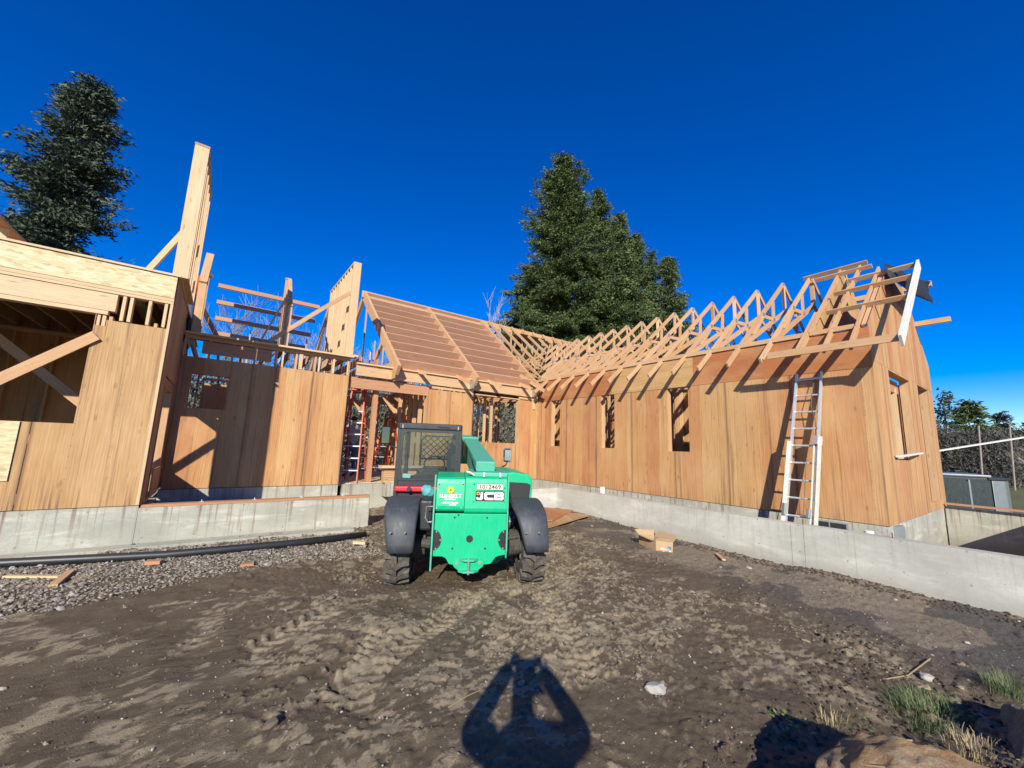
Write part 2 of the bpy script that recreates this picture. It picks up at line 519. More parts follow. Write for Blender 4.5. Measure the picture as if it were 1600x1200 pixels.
def tracks(x, y):
    """tyre tracks: returns depression and lug height"""
    dep = np.zeros_like(x); lug = np.zeros_like(x)
    defs = [((1.78, 4.45), 207 , .02, .17), ((3.30, 3.78), 207, .02, .17),
            ((1.5, 4.6), 238, .03, .17), ((2.6, 4.2), 232, .035, .17), ((.2, 4.9), 196, .0, .16),  ((-.6, 3.9), 160, -.05, .16)]
    for (ox, oy), ang, curv, hw in defs:
        a = R(ang)
        dx, dy = math.sin(a), math.cos(a)
        s = (x - ox) * dx + (y - oy) * dy
        t = (x - ox) * dy - (y - oy) * dx
        t = t - curv * s * s
        m = sstep(hw, hw - .05, np.abs(t)) * sstep(-.3, .1, s) * sstep(6.5, 4.5, s)
        patchy = sstep(.32, .48, fbm(x * 1.3, y * 1.3, 3, 40))
        m = m * patchy
        ph = (s + np.abs(t) * .7) / .115
        lg = sstep(.25, .5, np.abs((ph % 1) - .5) * 2 * .8)
        dep += m; lug += m * lg
    return np.clip(dep, 0, 1), np.clip(lug, 0, 1)

def detail_h(x, y):
    near = sstep(14, 9, np.hypot(x - 2, y - 3))
    r = fbm(x * .9, y * .9, 4, 3) * .09 - .045
    r = r + (fbm(x * 5, y * 5, 5, 11, .6) - .5) * .035
    r = r + (fbm(x * 30, y * 30, 3, 12, .6) - .5) * .016
    cr = fbm(x * 14, y * 22, 3, 91, .6)
    r = r + sstep(.56, .72, cr) * .012 * sstep(.4, .6, fbm(x * 1.7, y * 1.7, 2, 93))
    clod_zone = sstep(.50, .66, fbm(x * .75 + 3, y * .75, 3, 21))
    # churned mud trending from lower left to the machine
    c = fbm(x * 7.5, y * 7.5, 4, 31, .62)
    rid = 1 - np.abs(2 * c - 1)
    clod = sstep(.80, .97, rid) * clod_zone
    gravel_side = sstep(4.2, 5.6, x - .25 * y)
    clod = clod * (1 - .8 * gravel_side)
    dep, lug = tracks(x, y)
    dep = dep * (1 - gravel_side)
    # thrown-up chunks of mud in rows, lower left and round the machine
    zc = np.exp(-(((x * .62 + y * .78 - 1.72) / .30) ** 2)) * sstep(-1.2, -.2, x) * sstep(1.9, 1.2, x)
    zc = zc + .8 * np.exp(-(((x + .1) / .7) ** 2 + ((y - 1.45) / .35) ** 2)) + .7 * np.exp(-(((x - 2.6) / .9) ** 2 + ((y - 3.2) / .8) ** 2)) + .5 * np.exp(-(((x - 1.0) / 1.2) ** 2 + ((y - 3.2) / .5) ** 2))
    cf = fbm(x * 11, y * 11, 4, 141, .6)
    chunk = sstep(.53, .60, cf) * np.clip(zc, 0, 1) * sstep(.42, .55, fbm(x * 2.7, y * 2.7, 2, 151))
    chunk = np.clip(chunk, 0, 1)
    h = (r * 1.15 + chunk * .030 + clod * .034 * sstep(.3, .7, fbm(x * 2.3, y * 2.3, 3, 77))) - .022 * dep + .027 * dep * lug * (.4 + .6 * fbm(x * 9, y * 9, 2, 5))
    dry = np.clip(.10 + .80 * sstep(.40, .66, fbm(x * 1.3, y * 1.9, 6, 51, .62)) * sstep(.44, .58, fbm(x * 9, y * 13, 5, 61, .7)) + .6 * clod + .55 * dep * lug + 1.1 * chunk, 0, 1)
    # smeared dry crust patches on the right-hand, gravelly side
    patch = sstep(.53, .60, fbm(x * .8 + 5, y * 1.1, 5, 71, .55))
    dry = dry * (1 - gravel_side) + gravel_side * .8 * patch
    return h * near, dry, gravel_side

# ------------------------------------------------------------------ ground
def axis_pts(segs):
    out = []
    for a, b, st in segs:
        n_ = max(1, int(round((b - a) / st)))
        out += list(np.linspace(a, b, n_, endpoint=False))
    out.append(segs[-1][1])
    return np.array(out)

gx = axis_pts([(-700, -60, 60), (-60, -12, 4), (-12, -4, .5), (-4, .3, .045), (.3, 5, .016), (5, 7.84, .03), (7.84, 7.96, .03), (7.96, 13.62, .25), (13.62, 13.74, .03), (13.74, 18, .3), (18, 60, 3), (60, 120, 10), (120, 900, 80)])
gy = axis_pts([(-700, -60, 60), (-60, -10, 4), (-10, -1.2, .5), (-1.2, 0, .04), (0, 4.4, .016), (4.4, 8.6, .032), (8.6, 12, .2), (12, 40, 3), (40, 100, 10), (100, 900, 80)])
X, Y = np.meshgrid(gx, gy)
dh, dry, grv = detail_h(X, Y)
Z = base_h(X, Y) + dh
nx, ny = len(gx), len(gy)
co = np.stack([X, Y, Z], -1).reshape(-1, 3)
idx = np.arange(nx * ny).reshape(ny, nx)
quads = np.stack([idx[:-1, :-1], idx[:-1, 1:], idx[1:, 1:], idx[1:, :-1]], -1).reshape(-1, 4)
def np_mesh(name, co, faces, smooth=True):
    k = faces.shape[1]
    me = bpy.data.meshes.new(name)
    me.vertices.add(len(co)); me.vertices.foreach_set('co', co.astype(np.float32).ravel())
    me.loops.add(faces.size); me.loops.foreach_set('vertex_index', faces.astype(np.int32).ravel())
    me.polygons.add(len(faces)); me.polygons.foreach_set('loop_start', np.arange(0, faces.size, k, dtype=np.int32))
    me.update(calc_edges=True)
    me.polygons.foreach_set('use_smooth', [smooth] * len(faces))
    return me
me = np_mesh('ground', co, quads)
for nm, arr in (('dry', dry), ('gravelly', grv)):
    at = me.attributes.new(nm, 'FLOAT', 'POINT')
    at.data.foreach_set('value', arr.astype(np.float32).ravel())

def ground_mat():
    m, n, l, p = new_mat('muddy_ground')
    co = n.new('ShaderNodeTexCoord').outputs['Object']
    a = n.new('ShaderNodeAttribute'); a.attribute_name = 'dry'
    g = n.new('ShaderNodeAttribute'); g.attribute_name = 'gravelly'
    f1 = noise(n, l, co, 2.2, 8, .7)
    f2 = noise(n, l, mapping(n, l, co, (1, 1.5, 1)), 17, 10, .82)
    f3 = noise(n, l, co, 120, 4, .7)
    damp = mix(n, l, f2, (.078, .058, .036), (.155, .118, .077))
    damp = mix(n, l, ramp(n, l, f1, [(.4, 0), (.7, .7)]), damp, (.165, .130, .088))
    dryc = mix(n, l, f2, (.235, .188, .120), (.36, .295, .195))
    s = math_n(n, l, 'ADD', a.outputs['Fac'], math_n(n, l, 'MULTIPLY', math_n(n, l, 'SUBTRACT', f2, .5), 1.9))
    c = mix(n, l, ramp(n, l, s, [(.3, 0), (.72, 1)]), damp, dryc)
    stone = mix(n, l, ramp(n, l, f3, [(.4, 0), (.62, 1)]), (.065, .057, .048), (.155, .143, .125))
    stone = mix(n, l, ramp(n, l, s, [(.42, 0), (.70, .85)]), stone, (.235, .19, .135))
    c = mix(n, l, math_n(n, l, 'MULTIPLY', g.outputs['Fac'], .85), c, stone)
    v = n.new('ShaderNodeTexVoronoi'); v.inputs['Scale'].default_value = 70
    l.new(co, v.inputs['Vector'])
    sp = n.new('ShaderNodeSeparateColor'); l.new(v.outputs['Color'], sp.inputs[0])
    fleck = math_n(n, l, 'MULTIPLY', ramp(n, l, v.outputs['Distance'], [(.12, 1), (.22, 0)]), ramp(n, l, sp.outputs[0], [(.955, 0), (.965, .7)]))
    c = mix(n, l, fleck, c, (.46, .42, .34))
    # grass beyond the site
    sx = n.new('ShaderNodeSeparateXYZ'); l.new(co, sx.inputs[0])
    far = n.new('ShaderNodeMapRange')
    l.new(sx.outputs[0], far.inputs[0]); far.inputs[1].default_value = 19; far.inputs[2].default_value = 24
    gf = mix(n, l, noise(n, l, mapping(n, l, co, (.15, 1.0, 1)), .5, 3, .6), (.075, .125, .03), (.19, .15, .075))
    c = mix(n, l, far.outputs[0], c, gf)
    l.new(c, p.inputs['Base Color'])
    l.new(ramp(n, l, s, [(.2, .62), (.6, .95)]), p.inputs['Roughness'])
    p.inputs['Specular IOR Level'].default_value = .25
    hh = math_n(n, l, 'ADD', math_n(n, l, 'MULTIPLY', f2, .6), math_n(n, l, 'MULTIPLY', f3, .4))
    bump(n, l, hh, p, 1.0, .022)
    return m
M['ground'] = ground_mat()
go = link('ground', me, 'ground')
tag(go, 'churned muddy yard of brown earth with dried pale clods', kind='structure')

def gh(x, y):
    X_ = np.array([[float(x)]]); Y_ = np.array([[float(y)]])
    return float(base_h(X_, Y_)[0, 0] + detail_h(X_, Y_)[0][0, 0])

# ------------------------------------------------------------------ loose stones (uncountable)
ICO = None
def ico():
    t = (1 + 5 ** .5) / 2
    v = np.array([(-1, t, 0), (1, t, 0), (-1, -t, 0), (1, -t, 0), (0, -1, t), (0, 1, t), (0, -1, -t), (0, 1, -t), (t, 0, -1), (t, 0, 1), (-t, 0, -1), (-t, 0, 1)], float)
    v /= np.linalg.norm(v[0])
    f = np.array([(0, 11, 5), (0, 5, 1), (0, 1, 7), (0, 7, 10), (0, 10, 11), (1, 5, 9), (5, 11, 4), (11, 10, 2), (10, 7, 6), (7, 1, 8), (3, 9, 4), (3, 4, 2), (3, 2, 6), (3, 6, 8), (3, 8, 9), (4, 9, 5), (2, 4, 11), (6, 2, 10), (8, 6, 7), (9, 8, 1)])
    return v, f
IV, IF = ico()
def stones(name, px, py, size, mat, seed, flat=.6, sink=.3, z=None):
    rg = np.random.RandomState(seed)
    n_ = len(px)
    if z is None:
        z = base_h(px, py) + detail_h(px, py)[0]
    s = size[:, None, None] * rg.uniform(.6, 1.25, (n_, 1, 3)) * np.array([1, 1, flat])
    v = IV[None] * (1 + rg.uniform(-.22, .22, (n_, 12, 1)))
    v = v * s
    a = rg.uniform(0, 6.28, n_); ca, sa = np.cos(a)[:, None], np.sin(a)[:, None]
    tl = rg.uniform(-.5, .5, n_)[:, None]
    x = v[..., 0] * ca - v[..., 1] * sa; y = v[..., 0] * sa + v[..., 1] * ca; zz = v[..., 2] + x * tl * .5
    co = np.stack([x + px[:, None], y + py[:, None], zz + (z + size * flat * (1 - 2 * sink) * .6)[:, None]], -1).reshape(-1, 3)
    fc = (IF[None] + 12 * np.arange(n_)[:, None, None]).reshape(-1, 3)
    me = np_mesh(name, co, fc, False)
    at = me.attributes.new('tint', 'FLOAT', 'FACE')
    at.data.foreach_set('value', np.repeat(rg.uniform(0, 1, n_), 20).astype(np.float32))
    return link(name, me, mat)

def stone_mat(name, stops):
    m, n, l, p = new_mat(name)
    a = n.new('ShaderNodeAttribute'); a.attribute_name = 'tint'
    co = n.new('ShaderNodeTexCoord').outputs['Object']
    c = ramp(n, l, a.outputs['Fac'], stops)
    c = mix(n, l, math_n(n, l, 'MULTIPLY', noise(n, l, co, 60, 3, .7), .6), c, (.12, .09, .07))
    l.new(c, p.inputs['Base Color'])
    p.inputs['Roughness'].default_value = .85
    return m
M['gravel'] = stone_mat('crushed_gravel', [(0, (.12, .11, .09)), (.3, (.22, .20, .165)), (.55, (.28, .22, .165)), (.8, (.33, .31, .265)), (1, (.46, .44, .385))])
M['pebble'] = stone_mat('earthy_pebbles', [(0, (.07, .055, .042)), (.5, (.15, .12, .09)), (.85, (.25, .215, .165)), (1, (.55, .53, .48))])

rg = np.random.RandomState(3)
def edge_y(x):   # lower edge of the gravel strip
    return 5.93 + .17 * (x + .8) + .12 * np.sin(x * 2.1) + (x < -.8) * (x + .8) * .2
px = rg.uniform(-4.6, 2.25, 32000); py = rg.uniform(4.9, 8.15, 32000)
keep = (py > edge_y(px) + np.abs(rg.normal(0, .10, 32000)) - .12)
px, py = px[keep], py[keep]
keep = rg.uniform(0, 1, len(px)) < .85
px, py = px[keep], py[keep]
st = stones('gravel', px, py, rg.uniform(.006, .019, len(px)) * (1 + .9 * (rg.uniform(0, 1, len(px)) > .95)), 'gravel', 4, .65, .2)
tag(st, 'strip of pale crushed gravel along the left concrete footing', kind='stuff')
n_ = 60000
cxx = rg.uniform(-3.2, 7.2, n_); cyy = rg.uniform(-.6, 6.8, n_)
zone = sstep(.47, .66, fbm(cxx * .75 + 3, cyy * .75, 3, 21)) * sstep(.42, .72, fbm(cxx * 3.1, cyy * 3.1, 3, 121)) * (1 - .93 * sstep(4.0, 5.4, cxx - .25 * cyy))
ok = (rg.uniform(0, 1, n_) < zone * .75 + .008) & ~((cyy > edge_y(cxx) - .1) & (cxx < 2.3))
cxx, cyy = cxx[ok], cyy[ok]
M['clod'] = stone_mat('dried_mud_clods', [(0, (.10, .078, .052)), (.4, (.17, .135, .09)), (.75, (.27, .22, .145)), (1, (.34, .285, .195))])
st = stones('mud_clods', cxx, cyy, rg.uniform(.005, .016, len(cxx)) * (1 + 1.6 * (rg.uniform(0, 1, len(cxx)) > .93)), 'clod', 14, .55, .30)
tag(st, 'crumbled clods of half dried mud thrown up over the yard', kind='stuff')
n_ = 9000
ang = rg.uniform(-.95, .95, n_) + YAW; rr = 1.2 + 8.0 * rg.uniform(0, 1, n_) ** .8
px = rr * np.sin(ang); py = rr * np.cos(ang)
ok = (px < 7.7) & (py < 8.3) & ~((py > edge_y(px) - .1) & (px < 2.3))
px, py = px[ok], py[ok]
sz = rg.uniform(.003, .009, len(px)) * (1 + 1.5 * (rg.uniform(0, 1, len(px)) > .965))
st = stones('pebbles', px, py, sz, 'pebble', 5, .7, .35)
tag(st, 'small pebbles and crumbs of earth scattered over the mud', kind='stuff')
# dark clods along the foot of the low wall and on the bank
n_ = 2600
px = np.concatenate([rg.uniform(7.35, 7.79, 1500), rg.uniform(2.0, 4.6, n_ - 1500)])
py = np.concatenate([rg.uniform(-.3, 7.5, 1500), rg.uniform(-.2, 1.35, n_ - 1500)])
st = stones('soil_crumbs', px, py, rg.uniform(.006, .022, n_), flat_mat('dark_soil', (.075, .055, .04), .95, 0, .5, 20), 6, .75, .3)
tag(st, 'dark crumbly soil at the foot of the low concrete wall and round the boulders', kind='stuff')

# ================================================================== THE HOUSE (one building)
house = tag(empty('framed_house', (8.69, 10.4, 0)), 'large wood framed house under construction with bare plywood walls and open roof trusses', 'house')
HI = Matrix.Translation((-8.69, -10.4, 0))
def H(name, mb, mat, parent=None, **k):
    o = mb.build(name, mat, parent or house, **k)
    if parent is None or parent is house:
        o.parent = house
        o.matrix_parent_inverse = HI
    return o
T = .038
def beamH(name, A, B, w, h, mat='lumber', up=(0, 0, 1)):
    return H(name, MB().beam(A, B, w, h, up), mat)
def boxH(name, a, b, mat='lumber'):
    return H(name, MB().box(a, b), mat)

def sub_rects(r, holes):
    rects = [r]
    for h0, h1, g0, g1 in holes:
        nr = []
        for a0, a1, b0, b1 in rects:
            if h1 <= a0 or h0 >= a1 or g1 <= b0 or g0 >= b1:
                nr.append((a0, a1, b0, b1)); continue
            if b0 < g0: nr.append((a0, a1, b0, g0))
            if g1 < b1: nr.append((a0, a1, g1, b1))
            m0, m1 = max(b0, g0), min(b1, g1)
            if a0 < h0: nr.append((a0, h0, m0, m1))
            if h1 < a1: nr.append((h1, a1, m0, m1))
        rects = nr
    return rects

def sheath(axis, pos, inward, a0, a1, z0, z1, holes=(), mat='ply', start=None, step=1.219, gap=.009, z1f=None, name='sheathing_panel'):
    """axis 'x': wall runs along x at y=pos; 'y': runs along y at x=pos"""
    cuts = [a0]
    c = (start if start is not None else a0)
    while c < a1 - .05:
        if c > a0 + .05: cuts.append(c)
        c += step
    cuts.append(a1)
    for c0, c1 in zip(cuts[:-1], cuts[1:]):
        mb = MB()
        dz = rnd.uniform(-.004, .004)
        t0, t1 = pos + rnd.uniform(-.002, .003) * (1 if inward > 0 else -1), pos + inward * .013
        for r in sub_rects((c0 + gap / 2, c1 - gap / 2, z0 + dz * .5, z1 + dz), holes):
            if r[1] - r[0] < .01 or r[3] - r[2] < .01: continue
            if z1f is None:
                if axis == 'x': mb.box((r[0], t0, r[2]), (r[1], t1, r[3]))
                else: mb.box((t0, r[0], r[2]), (t1, r[1], r[3]))
            else:
                xs = [r[0]] + [k for k in (10.489, 12.111) if r[0] < k < r[1]] + [r[1]]
                poly = [(r[0], r[2]), (r[1], r[2])] + [(x, z1f(x)) for x in xs[::-1]]
                mb.prism(poly, 1, t0, t1)
        if mb.v: H(name, mb, mat)

def studs(axis, pos, depth, a0, a1, z0, z1, holes=(), oc=.406, start=None, mat='lumber', plates=True):
    """pos = outer face of the stud line, depth signed inward"""
    p0, p1 = pos, pos + depth
    def bx(nm, u0, u1, za, zb, m=mat):
        if zb - za < .03 or u1 - u0 < .01: return
        if axis == 'x': boxH(nm, (u0, p0, za), (u1, p1, zb), m)
        else: boxH(nm, (p0, u0, za), (p1, u1, zb), m)
    u = start if start is not None else a0
    pos_l = []
    while u < a1 - T:
        pos_l.append(u); u += oc
    pos_l.append(a1 - T)
    lo, hi = (z0 + T, z1 - 2 * T) if plates else (z0, z1)
    for u in pos_l:
        segs = [(lo, hi)]
        for h0, h1, g0, g1 in holes:
            if u + T > h0 - T and u < h1 + T:
                segs = [s for a, b in segs for s in ((a, min(b, g0 - T)), (max(a, g1 + .19), b)) if s[1] - s[0] > .05]
        for a, b in segs: bx('stud', u, u + T, a, b)
    for h0, h1, g0, g1 in holes:
        bx('stud', h0 - T - .001, h0 - .001, lo, min(hi, g1 + .19)); bx('stud', h1 + .001, h1 + T + .001, lo, min(hi, g1 + .19))
        bx('header', h0, h1, g1 + .001, g1 + .19)
        if g0 > z0 + .2: bx('sill_plate', h0, h1, g0 - T, g0 - .001)
    if plates:
        bx('bottom_plate', a0, a1, z0, z0 + T - .001)
        bx('top_plate', a0, a1, z1 - 2 * T + .001, z1 - T)
        bx('top_plate', a0, a1, z1 - T + .001, z1)

FZ = .60            # floor level
# ---- concrete foundation
def found(a, b): return H('foundation_wall', MB().box(a, b), 'concrete')
found((8.702, 1.73, -.6), (8.9, 10.6, FZ - .012))                  # right wing, yard side
found((8.902, 1.73, -.75), (13.58, 1.93, FZ - .012))               # gable end
found((13.69, 1.93, -.6), (13.9, 16, FZ - .012))
found((2.55, 10.412, -.3), (8.70, 10.6, FZ - .012))                # middle
found((-.83, 10.357, -.2), (2.44, 10.55, FZ - .012))               # recessed bay
found((-6.5, 8.176, -.3), (-.84, 8.36, FZ - .012))                 # garage front
# curb that carries on from the garage front
curb = MB().box((-.835, 8.170, -.3), (2.55, 8.36, .555)).build('concrete_curb', 'concrete')
tag(curb, 'straight grey concrete curb wall in front of the recessed left bay', 'curb')
cap = MB().beam((-.82, 8.27, .577), (2.56, 8.27, .577), .15, .038).build('curb_sill_board', 'lumber_red')
tag(cap, 'reddish treated sill board bolted along the top of the left concrete curb', 'board')
for k in range(4):
    b = MB().tube([(-.1 + .72 * k, 8.27, .58), (-.1 + .72 * k, 8.27, .63)], .007, 6)
    b.box((-.128 + .72 * k, 8.242, .597), (-.072 + .72 * k, 8.298, .603))
    o = b.build('anchor_bolt', 'aluminium', cap)
# porch slab and floors
H('porch_slab', MB().box((-.8, 8.36, .2), (2.54, 10.35, .33)), 'concrete')
H('floor_deck', MB().box((2.56, 10.62, .54), (8.72, 18, FZ)), 'osb')
H('floor_deck', MB().box((8.905, 1.94, .54), (13.68, 18, FZ + .002)), 'osb')
H('floor_deck', MB().box((-.8, 10.56, .54), (2.55, 18, FZ + .001)), 'osb')
H('garage_slab', MB().box((-6.5, 8.37, .3), (-.85, 18, .42)), 'concrete')

# ---- right wing, wall facing the yard
XR = 8.69
WR = [(9.33, 9.76, 1.70, 3.165), (7.15, 7.63, 1.69, 3.165), (5.00, 5.55, 1.66, 3.165)]
sheath('y', XR, 1, 1.717, 10.395, FZ, 3.165, WR, 'ply', start=1.717 + 1.219, step=1.219)
for y0, y1, m_ in ((1.717, 4.85, 'ply_red'), (4.857, 7.25, 'ply_yellow'), (7.257, 10.39, 'ply_red')):
    o = boxH('frieze_panel', (XR - .004, y0, 3.172), (XR + .012, y1, 3.865), m_)
boxH('frieze_panel', (XR - .006, 3.3, 3.60), (XR - .0045, 3.31, 3.7), 'ply_red')
boxH('light_gap_strip', (XR + .0135, 1.74, 3.1665), (XR + .035, 10.38, 3.25))  # added strip, blocks light leaking between the sheathing and the frieze
studs('y', XR + .036, .14, 1.74, 10.5, FZ + .003, 3.87, WR)
# gable end
def rake(x):
    return 3.93 + .816 * min(x - 8.69, 13.91 - x) if True else 0
def rakecap(x): return min(5.40, rake(x))
WG = [(9.72, 11.40, 1.64, 3.26), (12.20, 13.35, .78, 3.28)]
sheath('x', 1.717, 1, XR + .001, 13.91, FZ, 3.30, WG, 'ply', start=XR + .61)
sheath('x', 1.717, 1, XR + .001, 13.91, 3.306, 5.40, (), 'ply', start=XR + 1.0, z1f=rakecap)
studs('x', 1.731, .14, XR + .16, 13.75, FZ + .003, 3.87, WG)
for x in np.arange(9.1, 13.6, .406):
    if rakecap(x) - .15 > 4.0: boxH('stud', (x, 1.731, 3.88), (x + T, 1.82, rakecap(x) - .10))
beamH('rake_plate', (8.75, 1.776, 3.92), (10.49, 1.776, 5.34), .09, .04)
# deep box framing seen in the first gable window
boxH('header', (9.73, 1.90, 3.0), (11.39, 2.0, 3.24), 'lumber_red')
boxH('jamb_board', (11.1, 1.88, 1.66), (11.14, 2.3, 3.1), 'lumber_pale')
boxH('sheathing_panel', (11.41, 1.89, FZ + .05), (12.19, 1.90, 3.2), 'ply_red')
# far side wall of the wing
sheath('y', 13.91, -1, 1.74, 16, FZ, 3.3, [(1.76, 2.3, 1.5, 2.2), (5.6, 6.4, 1.5, 3.0)], 'ply', step=1.219)
studs('y', 13.895, -.14, 1.9, 15.6, FZ + .003, 3.87, [(3.2, 4.3, 1.5, 3.0), (5.6, 6.4, 1.5, 3.0), (7.9, 9.2, 1.0, 3.0), (10.6, 11.6, 1.4, 3.0)], oc=.61)
# partitions inside the wing
for yy in (4.4, 6.7, 8.6):
    studs('x', yy, .09, 9.0, 11.2, FZ + .003, 3.6)
studs('y', 11.2, .09, 2.2, 13.0, FZ + .003, 3.6, [(5.0, 5.9, FZ, 2.7)], oc=.406)
sheath('y', 11.19, 1, 2.3, 4.3, FZ, 3.3, (), 'ply_yellow')

# ---- scissor trusses of the right wing
SP = .612
def scissor_truss(y, trim=0.0, first=False):
    t = H('roof_truss', MB().box((11.28, y - .019, 5.93), (11.32, y + .019, 6.0)), 'lumber')
    rx, rz = 11.30, 6.02
    def top(x): return 3.90 + .816 * (min(x, 22.6 - x) - 8.69)
    xl = 8.10 + trim
    def pc(nm, A, B, w=T, h=.1, m='lumber'):
        o = MB().beam(jit((A[0], y, A[1]), .002), (B[0], y, B[1]), w, h).build(nm, m, t)
    pc('top_chord', (xl, top(xl) - .01), (rx - .005, rz))
    pc('top_chord', (22.6 - 8.15, top(8.15) - .01), (rx + .005, rz))
    mz = 5.28
    x0 = max(8.78, xl + .1)
    bz = 3.92 + (x0 - 8.78) * (mz - 3.92) / (rx - 8.78)
    pc('bottom_chord', (x0, bz), (rx, mz)); pc('bottom_chord', (22.6 - 8.78, 3.92), (rx, mz))
    pc('web', (rx, mz + .04), (rx, rz - .06), T, .085)
    for sgn in (-1, 1):
        for fx, fb in ((1.35, .75), (.72, .75), (1.35, 1.9)):
            if sgn < 0 and rx - max(fx, fb) < x0: continue
            a = (rx + sgn * fx, top(rx - fx) - .07); b = (rx + sgn * fb, 3.92 + (2.52 - fb) * (mz - 3.92) / 2.52 + .03)
            pc('web', a, b, T, .085)
    mb = MB()
    for gx_, gz_ in ((rx, rz - .03), (rx, mz + .02), (rx - 1.35, top(rx - 1.35) - .03), (rx + 1.35, top(rx - 1.35) - .03), (rx - .75, 4.90), (rx + .75, 4.90)):
        if gx_ < x0: continue
        mb.box((gx_ - .05, y - .0215, gz_ - .045), (gx_ + .05, y - .0195, gz_ + .045))
    mb.build('nail_plate', 'steel', t)['kind'] = 'stuff'
    return t
y = 2.58
ys = []
while y < 12.6:
    tr = 0
    if y > 10.5: tr = .6 + (y - 10.4)
    scissor_truss(y, tr); ys.append(y)
    y += SP
# doubled tail near the ladder, and the doubled last tails
beamH('rafter_tail', (8.12, 2.625, 3.42), (9.4, 2.625, 4.47), T, .12)
# gable truss sheathing
H('gable_panel', MB().prism([(10.05, 4.45), (12.4, 4.45), (12.4, 5.08), (11.3, 5.98), (10.05, 4.96)], 1, 2.545, 2.557), 'ply_left')
H('gable_panel', MB().prism([(8.80, 3.90), (10.04, 3.90), (10.04, 4.94)], 1, 2.545, 2.557), 'ply_left')
# front gable rafters and lookouts that reach past the wall to the barge board
def chz(x): return 3.90 + .816 * (x - 8.69)
beamH('rafter', (8.13, 1.86, chz(8.13) - .01), (10.75, 1.86, chz(10.75)), T, .12)
beamH('rafter', (8.13, 2.22, chz(8.13) - .01), (11.1, 2.22, chz(11.1)), T, .1)
for x, ya, yb in ((9.25, 1.27, 2.42), (9.95, 1.27, 2.45), (10.4, 1.27, 2.3), (10.85, 1.98, 3.0), (11.12, 2.1, 3.3)):
    beamH('lookout', (x, yb, chz(x) + .065), (x, ya, chz(x) + .065), T, .089, up=(-.63, 0, .77))
for x, ya, yb in ((12.05, 1.28, 3.1), (12.85, 1.15, 3.1)):
    beamH('lookout', (x, yb, chz(22.6 - x) + .02), (x, ya, chz(22.6 - x) + .02), .09, .11)
beamH('sub_fascia', (8.07, 3.05, 3.47), (8.07, 1.27, 3.47), T, .12)
beamH('barge_board', (8.03, 1.24, 3.40), (10.42, 1.24, 5.36), T, .19, 'lumber_white')
# blocking strip along the top of the yard wall, between the tails
for a, b in zip(ys, ys[1:]):
    if b < 10.6:
        beamH('frieze_block', (XR - .02, a + .021, 3.905), (XR - .02, b - .021, 3.905), T, .085, 'lumber')
boxH('frieze_block', (XR - .04, 1.9, 3.87), (XR - .002, 2.55, 3.95))
# black roofing felt thrown over the unfinished gable peak
def felt_sheet(name, corners, seed, label):
    rg_ = random.Random(seed)
    a, b, c, d = [Vector(p) for p in corners]
    N = 10
    mb = MB(); vs = []
    for i in range(N + 1):
        for j in range(N + 1):
            u, v = i / N, j / N
            p = a * (1 - u) * (1 - v) + b * u * (1 - v) + c * u * v + d * (1 - u) * v
            p += Vector((rg_.uniform(-.02, .02), math.sin(u * 5 + v * 4) * .05 + rg_.uniform(-.015, .015), math.cos(v * 5 - u * 3) * .03))
            vs.append(p)
    fs = [(i * (N + 1) + j, (i + 1) * (N + 1) + j, (i + 1) * (N + 1) + j + 1, i * (N + 1) + j + 1) for i in range(N) for j in range(N)]
    mb.add(vs, fs)
    o = mb.build(name, 'felt', None, smooth=True)
    sd = o.modifiers.new('thick', 'SOLIDIFY'); sd.thickness = .004
    tag(o, label, 'roofing felt')
felt_sheet('roofing_felt', [(10.0, 1.42, 4.85), (11.9, 1.32, 4.95), (11.9, 1.25, 5.45), (10.35, 1.75, 5.52)], 3, 'crumpled black roofing felt draped behind the white barge board at the gable peak')

# ---- main roof beyond: common trusses along X
EY, RY, EZ, RZ = 10.0, 14.0, 3.66, 6.90
def mz_(y): return EZ + (RZ - EZ) * (min(y, 2 * RY - y) - EY) / (RY - EY)
def main_truss(x, y0=9.75, back=True):
    t = H('roof_truss', MB().box((x - .019, RY - .02, RZ - .12), (x + .019, RY + .02, RZ - .06)), 'lumber')
    def pc(nm, A, B, w=T, h=.1, m='lumber'):
        MB().beam((x, A[0], A[1]), (x, B[0], B[1]), w, h).build(nm, m, t)
    pc('top_chord', (y0, mz_(y0)), (RY - .01, RZ))
    pc('top_chord', (2 * RY - 9.75, mz_(9.75)), (RY + .01, RZ))
    b0 = max(y0 + .1, 10.3)
    pc('bottom_chord', (b0, mz_(b0) - .03 if y0 > 10.4 else 3.78), (RY, 5.2)); pc('bottom_chord', (2 * RY - 10.3, 3.78), (RY, 5.2))
    pc('web', (RY, 5.24), (RY, RZ - .06), T, .085)
    for s in (-1, 1):
        for fy, fb in ((1.2, .6), (2.2, 1.3), (2.2, 2.6)):
            if s < 0 and RY - max(fy, fb) < b0: continue
            pc('web', (RY + s * fy, mz_(RY - fy) - .07), (RY + s * fb, 3.78 + (3.7 - fb) * 1.42 / 3.7 + .04), T, .085)
    return t
x = 8.78
while x < 16.5:
    y0 = 9.95 if x < 8.7 else min(13.3, 10.35 + (x - 8.69))
    main_truss(x, y0)
    x += SP
# ridge sheathing scrap lying over the far trusses
o = H('roof_panel', MB().box((10.2, 13.5, 6.56), (11.6, 14.3, 6.575)), 'ply_left')

